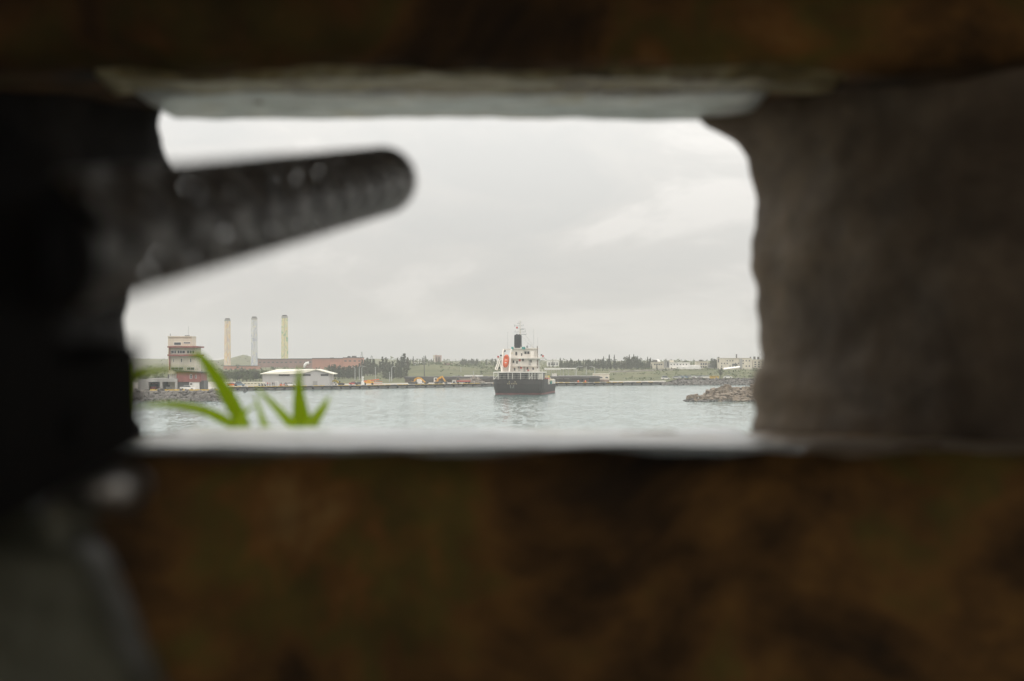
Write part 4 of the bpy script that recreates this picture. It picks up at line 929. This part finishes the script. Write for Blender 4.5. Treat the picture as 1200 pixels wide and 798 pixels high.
slab('lintel', WB, (-1.1,1.1,90), (2.06,2.43,16), (LZ+.004,H+1.0,26), .009, bk, 11, .016)
slab('soffit_lining', WS, (-.39,.268,70), (2.19,2.425,18), (LZ-.007,LZ+.05,4), .004, bk, 13, .006)
slab('soffit_edge', wall_mat('olive_stained_plaster', [(.36,(.10,.075,.03)),(.46,(.34,.28,.13)),(.54,(.46,.42,.26)),(.64,(.24,.17,.08))], .5, 8, .5), (-.42,.34,80), (2.085,2.23,12), (LZ-.004,LZ+.04,3), .0075, bk, 23, .014)
def cheek(name, prof, plan, seed, m):
    """prof: photo (x,y) outline of the opening edge at D=2.4; plan: list of (dx, D) going inward from the edge, closed on the outside"""
    ys_ = [SZ-.02 + (LZ+.03-SZ+.02)*k/60 for k in range(61)]
    tab = sorted((PZ(y,2.4), PX(x,2.4)) for x,y in prof)
    # fine plan
    fine = []
    for (a,Da),(b,Db) in zip(plan,plan[1:]):
        nseg = max(2,int(math.hypot(b-a,Db-Da)/.02))
        for k in range(nseg): fine.append((a+(b-a)*k/nseg, Da+(Db-Da)*k/nseg))
    vs = []; npn = len(fine); base = sum(v for _,v in tab)/len(tab)
    for z in ys_:
        xe = lerp_table(tab, z)
        for dx, D_ in fine:
            wgt = math.exp(-abs(dx)/.05) if D_ <= 2.46 else math.exp(-abs(dx)/.05)
            x = base + dx + (xe-base)*wgt
            p = Vector((x,D_,z)); a = .008
            d = Vector((noise.noise(p*12+Vector((seed,0,0))),noise.noise(p*12+Vector((0,seed,0))),0))*a + Vector((noise.noise(p*40+Vector((seed,0,0))),noise.noise(p*40+Vector((0,seed,0))),0))*a*.45
            vs.append(p+d)
    fs = [(r*npn+k, r*npn+(k+1)%npn, (r+1)*npn+(k+1)%npn, (r+1)*npn+k) for r in range(60) for k in range(npn)]
    mb = MB().add(vs,fs); mb.add([vs[k] for k in range(npn)],[tuple(range(npn))]); mb.add([vs[60*npn+k] for k in range(npn)],[tuple(range(npn))])
    o = mb.build(name, m, bk, True); o.location = -bk.location; return o
RP = [(812,110),(815,128),(820,146),(832,154),(848,160),(866,172),(876,188),(881,215),(884,240),(880,285),(878,312),(888,345),(896,385),(897,418),(893,428),(882,436),(879,455),(884,482),(880,503),(884,530)]
cheek('right_cheek', RP, [(0,2.40),(.09,2.27),(.19,2.15),(.25,2.10),(.82,2.10),(.82,2.48),(.06,2.48),(.02,2.45),(0,2.40)], 5, WC)
LP = [(192,100),(189,150),(190,172),(198,188),(206,204),(200,240),(185,285),(165,318),(150,345),(146,375),(149,420),(152,460),(156,485),(166,500),(172,530)]
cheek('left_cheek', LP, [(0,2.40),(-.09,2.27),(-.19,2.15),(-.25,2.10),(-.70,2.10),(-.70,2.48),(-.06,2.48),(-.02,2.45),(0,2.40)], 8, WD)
# the room behind the camera: light comes in through a wide rear entrance
def rbox(name, x0,x1,y0,y1,z0,z1): 
    o = MB().box(x0,x1,y0,y1,z0,z1).build(name, WR, bk); o.location = -bk.location; return o
rbox('floor_slab', -2.4,2.4,-1.6,2.45,H-1.75,H-1.505)
rbox('roof_slab', -2.4,2.4,-1.3,2.43,H+1.01,H+1.4)
rbox('side_wall', -2.4,-2.1,-1.6,1.92,H-1.505,H+1.01); rbox('side_wall', 2.1,2.4,-1.6,1.92,H-1.505,H+1.01)
rbox('front_pier', -2.4,-1.09,1.92,2.44,H-1.505,H+1.01); rbox('front_pier', 1.09,2.4,1.92,2.44,H-1.505,H+1.01)
rbox('rear_pillar', -2.1,-1.7,-1.6,-1.3,H-1.505,H+1.01); rbox('rear_pillar', 1.7,2.1,-1.6,-1.3,H-1.505,H+1.01)
# the slope the bunker is dug into
hs = MB(); gx = [-40+80*i/50 for i in range(51)]; gy = [2.49,2.8,2.95,3.15,3.4,3.8,4.5,5.5,7,9,12,16,21,27,33]
vs = []
for j,y in enumerate(gy):
    for x in gx:
        z = H - .150 - .13*max(0,y-3.1)**1.0*(1 if y < 6 else 1) - .008*max(0,y-3.1)**2 + .012*noise.noise(Vector((x*5,y*5,2)))
        vs.append((x,y,max(-1.5,z)))
hs.add(vs,[(j*51+i,j*51+i+1,(j+1)*51+i+1,(j+1)*51+i) for j in range(len(gy)-1) for i in range(50)])
struct(hs.build('hillside', bpy.data.materials['grassy_land'], fix=False))
yd = MB().box(-14,14,-16,-1.62,H-1.9,H-1.52); struct(yd.build('yard', M['conc']))

ap = slab('added_bounce_apron', wall_mat('bounce_apron_concrete', [(.3,(.40,.38,.35)),(.7,(.56,.53,.49))], .7, 3, .4), (-1.6,1.6,60), (2.47,3.3,20), (H-.40,H-.118,4), .006, bk, 17, .006)  # unseen pale slab, added to bounce light up onto the soffit
# ------------------------------------------------------------------ grass at the slit
GM = leaf_mat('grass_blade', (.17,.27,.006), (.30,.41,.012)); GM.node_tree.nodes['Principled BSDF'].inputs['Roughness'].default_value = .45
_n = GM.node_tree.nodes; _l = GM.node_tree.links
_tr = _n.new('ShaderNodeBsdfTranslucent'); _mx = _n.new('ShaderNodeMixShader'); _mx.inputs[0].default_value = .5
_l.new([x for x in _n if x.type == 'VALTORGB'][0].outputs[0], _tr.inputs[0]); _l.new(_n['Principled BSDF'].outputs[0], _mx.inputs[1]); _l.new(_tr.outputs[0], _mx.inputs[2]); _l.new(_mx.outputs[0], _n['Material Output'].inputs[0])
def blade(parent, pts, D, w0, lean=0):
    """ribbon with a folded midrib; pts in photo px from root to tip"""
    o = parent.location; n = 14; P3 = []
    for k in range(n+1):
        t_ = k/n*(len(pts)-1); i = min(int(t_),len(pts)-2); f = t_-i
        p0,p1,p2,p3 = pts[max(i-1,0)],pts[i],pts[i+1],pts[min(i+2,len(pts)-1)]
        c = [.5*((2*p1[q])+(-p0[q]+p2[q])*f+(2*p0[q]-5*p1[q]+4*p2[q]-p3[q])*f*f+(-p0[q]+3*p1[q]-3*p2[q]+p3[q])*f**3) for q in (0,1)]
        P3.append(P(c[0],c[1],D+lean*k/n)-o)
    vs = []
    for k,p in enumerate(P3):
        d = (P3[min(k+1,n)]-P3[max(k-1,0)]).normalized(); s = d.cross(Vector((0,1,0))).normalized(); t_ = k/n
        wd = w0*(.75+.5*min(1,t_*3))*(1-max(0,t_-.35)/.65)**.8 + .0006
        vs += [p-s*wd/2, p+Vector((0,.18*wd,0)), p+s*wd/2]
    MB().add(vs,[(a,a+1,a+4,a+3) for k in range(n) for a in (3*k,3*k+1)]).build('blade', GM, parent, True, fix=False)
gl_ = H-.118
t1 = thing('grass_clump', 'bright green grass clump with one long blade bent towards the harbour tower', 'grass', (PX(290,2.64),2.64,gl_))
blade(t1, [(291,522),(286,500),(274,476),(257,447),(241,424),(231,414),(222,417)], 2.64, .0155)
blade(t1, [(292,522),(280,503),(260,490),(238,480),(207,474),(178,474),(156,478)], 2.64, .010, -.12)
blade(t1, [(287,522),(282,502),(284,488),(292,478),(300,474)], 2.64, .006, -.1)
t2 = thing('grass_clump', 'bright green grass clump with one broad upright blade and thin side blades', 'grass', (PX(350,2.64),2.64,gl_))
blade(t2, [(354,524),(355,504),(352,480),(350,455),(351,428)], 2.64, .019)
blade(t2, [(349,524),(345,502),(331,485),(314,467),(299,453)], 2.62, .010, -.12)
blade(t2, [(344,524),(314,502),(305,482),(299,460)], 2.62, .007, -.12)
blade(t2, [(358,524),(361,502),(372,485),(387,463)], 2.62, .013, -.14)
blade(t2, [(352,524),(366,500),(380,478),(385,468)], 2.64, .008, -.12)
t3 = thing('grass_clump', 'grass blades beside the ragged edge of the slit under the barrel', 'grass', (PX(150,2.8),2.8,H-.115))
blade(t3, [(146,525),(151,495),(155,465),(157,440),(158,424)], 2.6, .009, -.1)
blade(t3, [(140,525),(142,470),(158,441),(190,433),(236,434)], 2.6, .009, -.35)

# ------------------------------------------------------------------ the machine gun
GMT = mat('parkerised_steel', (.40,.40,.39), .40, .3, 14, metal=.8, bump=.15, spec=.5, bscale=120)
GPT = mat('olive_grey_enamel', (.13,.132,.095), .5, .2, 9, bump=.2, spec=.5, bscale=60)
GMD = mat('blackened_steel', (.009,.009,.0095), .7, .3, 14, bump=.15, spec=.12, bscale=120)
GLT = mat('bright_glint_steel', (.35,.34,.33), .35, .2, 40, metal=.9)  # bright steel for the added pieces that throw highlights
ga = P(176,265,.90); gb = P(449,212,1.60); gd = (gb-ga).normalized(); gr = gd.cross(Vector((0,0,1))).normalized(); gu = gr.cross(gd)
gun = thing('machine_gun', 'black machine gun with a perforated barrel jacket poking towards the slit', 'machine gun', (-.24,.80,H-.14))
def gq(a, r_=0, u_=0): return ga + gd*a + gr*r_ + gu*u_ - gun.location
Lj = (gb-ga).length; RJ = .0245
nr, na = 22, 6
jb = MB()
for i in range(nr):
    a0, a1 = -.18 + (Lj+.16)*i/nr, -.18 + (Lj+.16)*(i+1)/nr
    for k in range(na):
        t0 = 2*math.pi*(k+.5*(i%2))/na; dt = 2*math.pi/na
        def pt(ua, ut): 
            th = t0+dt*ut; return gq(a0+(a1-a0)*ua, RJ*math.cos(th), RJ*math.sin(th))
        outer = [pt(*q) for q in ((0,0),(.5,0),(1,0),(1,.5),(1,1),(.5,1),(0,1),(0,.5))]
        hole = [pt(.5-.27*math.cos(math.pi/4*q), .5-.31*math.sin(math.pi/4*q)) for q in (1,2,3,4,5,6,7,0)]
        # order hole to match outer corners
        hole = [pt(.5+hx*.35, .5+hy*.36) for hx,hy in ((-.71,-.71),(0,-1),(.71,-.71),(1,0),(.71,.71),(0,1),(-.71,.71),(-1,0))]
        jb.add(outer+hole, [(q,(q+1)%8,8+(q+1)%8,8+q) for q in range(8)])
jk = jb.build('barrel_jacket', GMT, gun, False, fix=False)
md = jk.modifiers.new('thickness','SOLIDIFY'); md.thickness = .0022; md.offset = 0
bmw = bmesh.new(); bmw.from_mesh(jk.data); bmesh.ops.remove_doubles(bmw, verts=bmw.verts, dist=.0004); bmesh.ops.recalc_face_normals(bmw, faces=bmw.faces); bmw.to_mesh(jk.data); bmw.free()
MB().tube([gq(-.2),gq(Lj-.01)], .0095, 14).build('barrel', mat('shade_dark_barrel', (.02,.02,.02), .6, .2, 20, metal=.3), gun, True)  # barrel colour darkened to give the jacket holes their inner shade
MB().tube([gq(Lj-.03),gq(Lj-.028),gq(Lj-.002),gq(Lj+.004),gq(Lj+.008)], [.0245,.0257,.0257,.0235,.014], 24).build('muzzle_bearing', GMT, gun, True)
MB().tube([gq(-.215),gq(-.21),gq(-.18),gq(-.175)], [.025,.028,.028,.025], 20).build('trunnion_collar', GMD, gun, True)
for a in (.23,.26,.29): MB().tube([gq(a,.004,.0237),gq(a,.004,.0262)], [.0022,.0012], 8).build('glint_stud', GLT, gun, True)  # added studs that catch light for highlights on the jacket top
rc = MB()
def rbar(a0,a1,r0,r1,u0,u1): 
    vs = [gq(a,r_,u_) for a in (a0,a1) for r_,u_ in ((r0,u0),(r1,u0),(r1,u1),(r0,u1))]
    return MB().add(vs,[(0,1,2,3),(7,6,5,4),(0,4,5,1),(1,5,6,2),(2,6,7,3),(3,7,4,0)])
rbar(-.55,-.20,-.066,.020,-.072,.036).build('receiver', GMD, gun)
rbar(-.53,-.22,-.060,.014,.036,.052).build('top_cover', GMD, gun)
rbar(-.26,-.245,-.040,-.012,.052,.10).build('rear_sight', GMD, gun)
rbar(-.42,-.28,-.145,-.066,-.06,-.02).build('feed_tray', GMD, gun)
rbar(-.26,-.03,-.085,.002,-.088,-.046).build('pintle_yoke', GMD, gun)
MB().tube([gq(-.14,-.002,-.066),gq(-.14,.008,-.066)], .008, 12).build('yoke_bolt', GMD, gun, True)
mnt = thing('gun_pedestal', 'olive-grey faceted steel pedestal carrying the machine gun', 'gun mount', (-.245,.86,H-1.505))
pz = lambda y, D_: PZ(y,D_)-mnt.location.z
rings = [(0,.40),(.06,.40),(.10,.34),(1.15,.185),(1.375,.108),(1.430,.084),(1.445,.060),(1.50,.045)]
mb = MB(); ns = 8
for z,r_ in rings:
    for k in range(ns):
        th = 2*math.pi*(k+.5)/ns; mb.v.append((r_*math.cos(th), r_*math.sin(th)*.8, z))
for i in range(len(rings)-1):
    for k in range(ns): mb.f.append((i*ns+k,i*ns+(k+1)%ns,(i+1)*ns+(k+1)%ns,(i+1)*ns+k))
mb.f.append(tuple((len(rings)-1)*ns+k for k in range(ns)))
pdo = mb.build('pedestal_body', GPT, mnt)
bv = pdo.modifiers.new('b','BEVEL'); bv.width = .006; bv.segments = 2
for k in range(8):
    th = 2*math.pi*(k+.5)/8; MB().tube([(.072*math.cos(th),.058*math.sin(th),1.435),(.072*math.cos(th),.058*math.sin(th),1.449)],.007,8).build('bolt', GPT, mnt)
MB().tube([(.03,0,1.455),(.075,-.01,1.456)],.006,8).build('glint_arm', GMT, mnt); MB().tube([(.072,-.012,1.456),(.080,-.012,1.456),(.094,-.012,1.456),(.100,-.012,1.456)],[.005,.010,.010,.004],12).build('glint_knob', GLT, mnt, True)  # made-up arm and bright knob, added to give a highlight beside the pedestal

# ------------------------------------------------------------------ haze over the harbour
hz = MB().box(-3600,3600,-60,3950,-3.5,75).build('haze', None); hz.data.materials.clear()
hm = bpy.data.materials.new('sea_haze'); hm.use_nodes = True; t = hm.node_tree; t.nodes.clear()
ho = t.nodes.new('ShaderNodeOutputMaterial'); pv = t.nodes.new('ShaderNodeVolumePrincipled'); pv.inputs['Color'].default_value = (.93,.92,.90,1); pv.inputs['Density'].default_value = .00017; pv.inputs['Anisotropy'].default_value = .2
t.links.new(pv.outputs[0], ho.inputs['Volume']); hz.data.materials.append(hm); hz['kind'] = 'stuff'; tag(hz, 'pale grey sea haze lying over the whole harbour', 'haze')
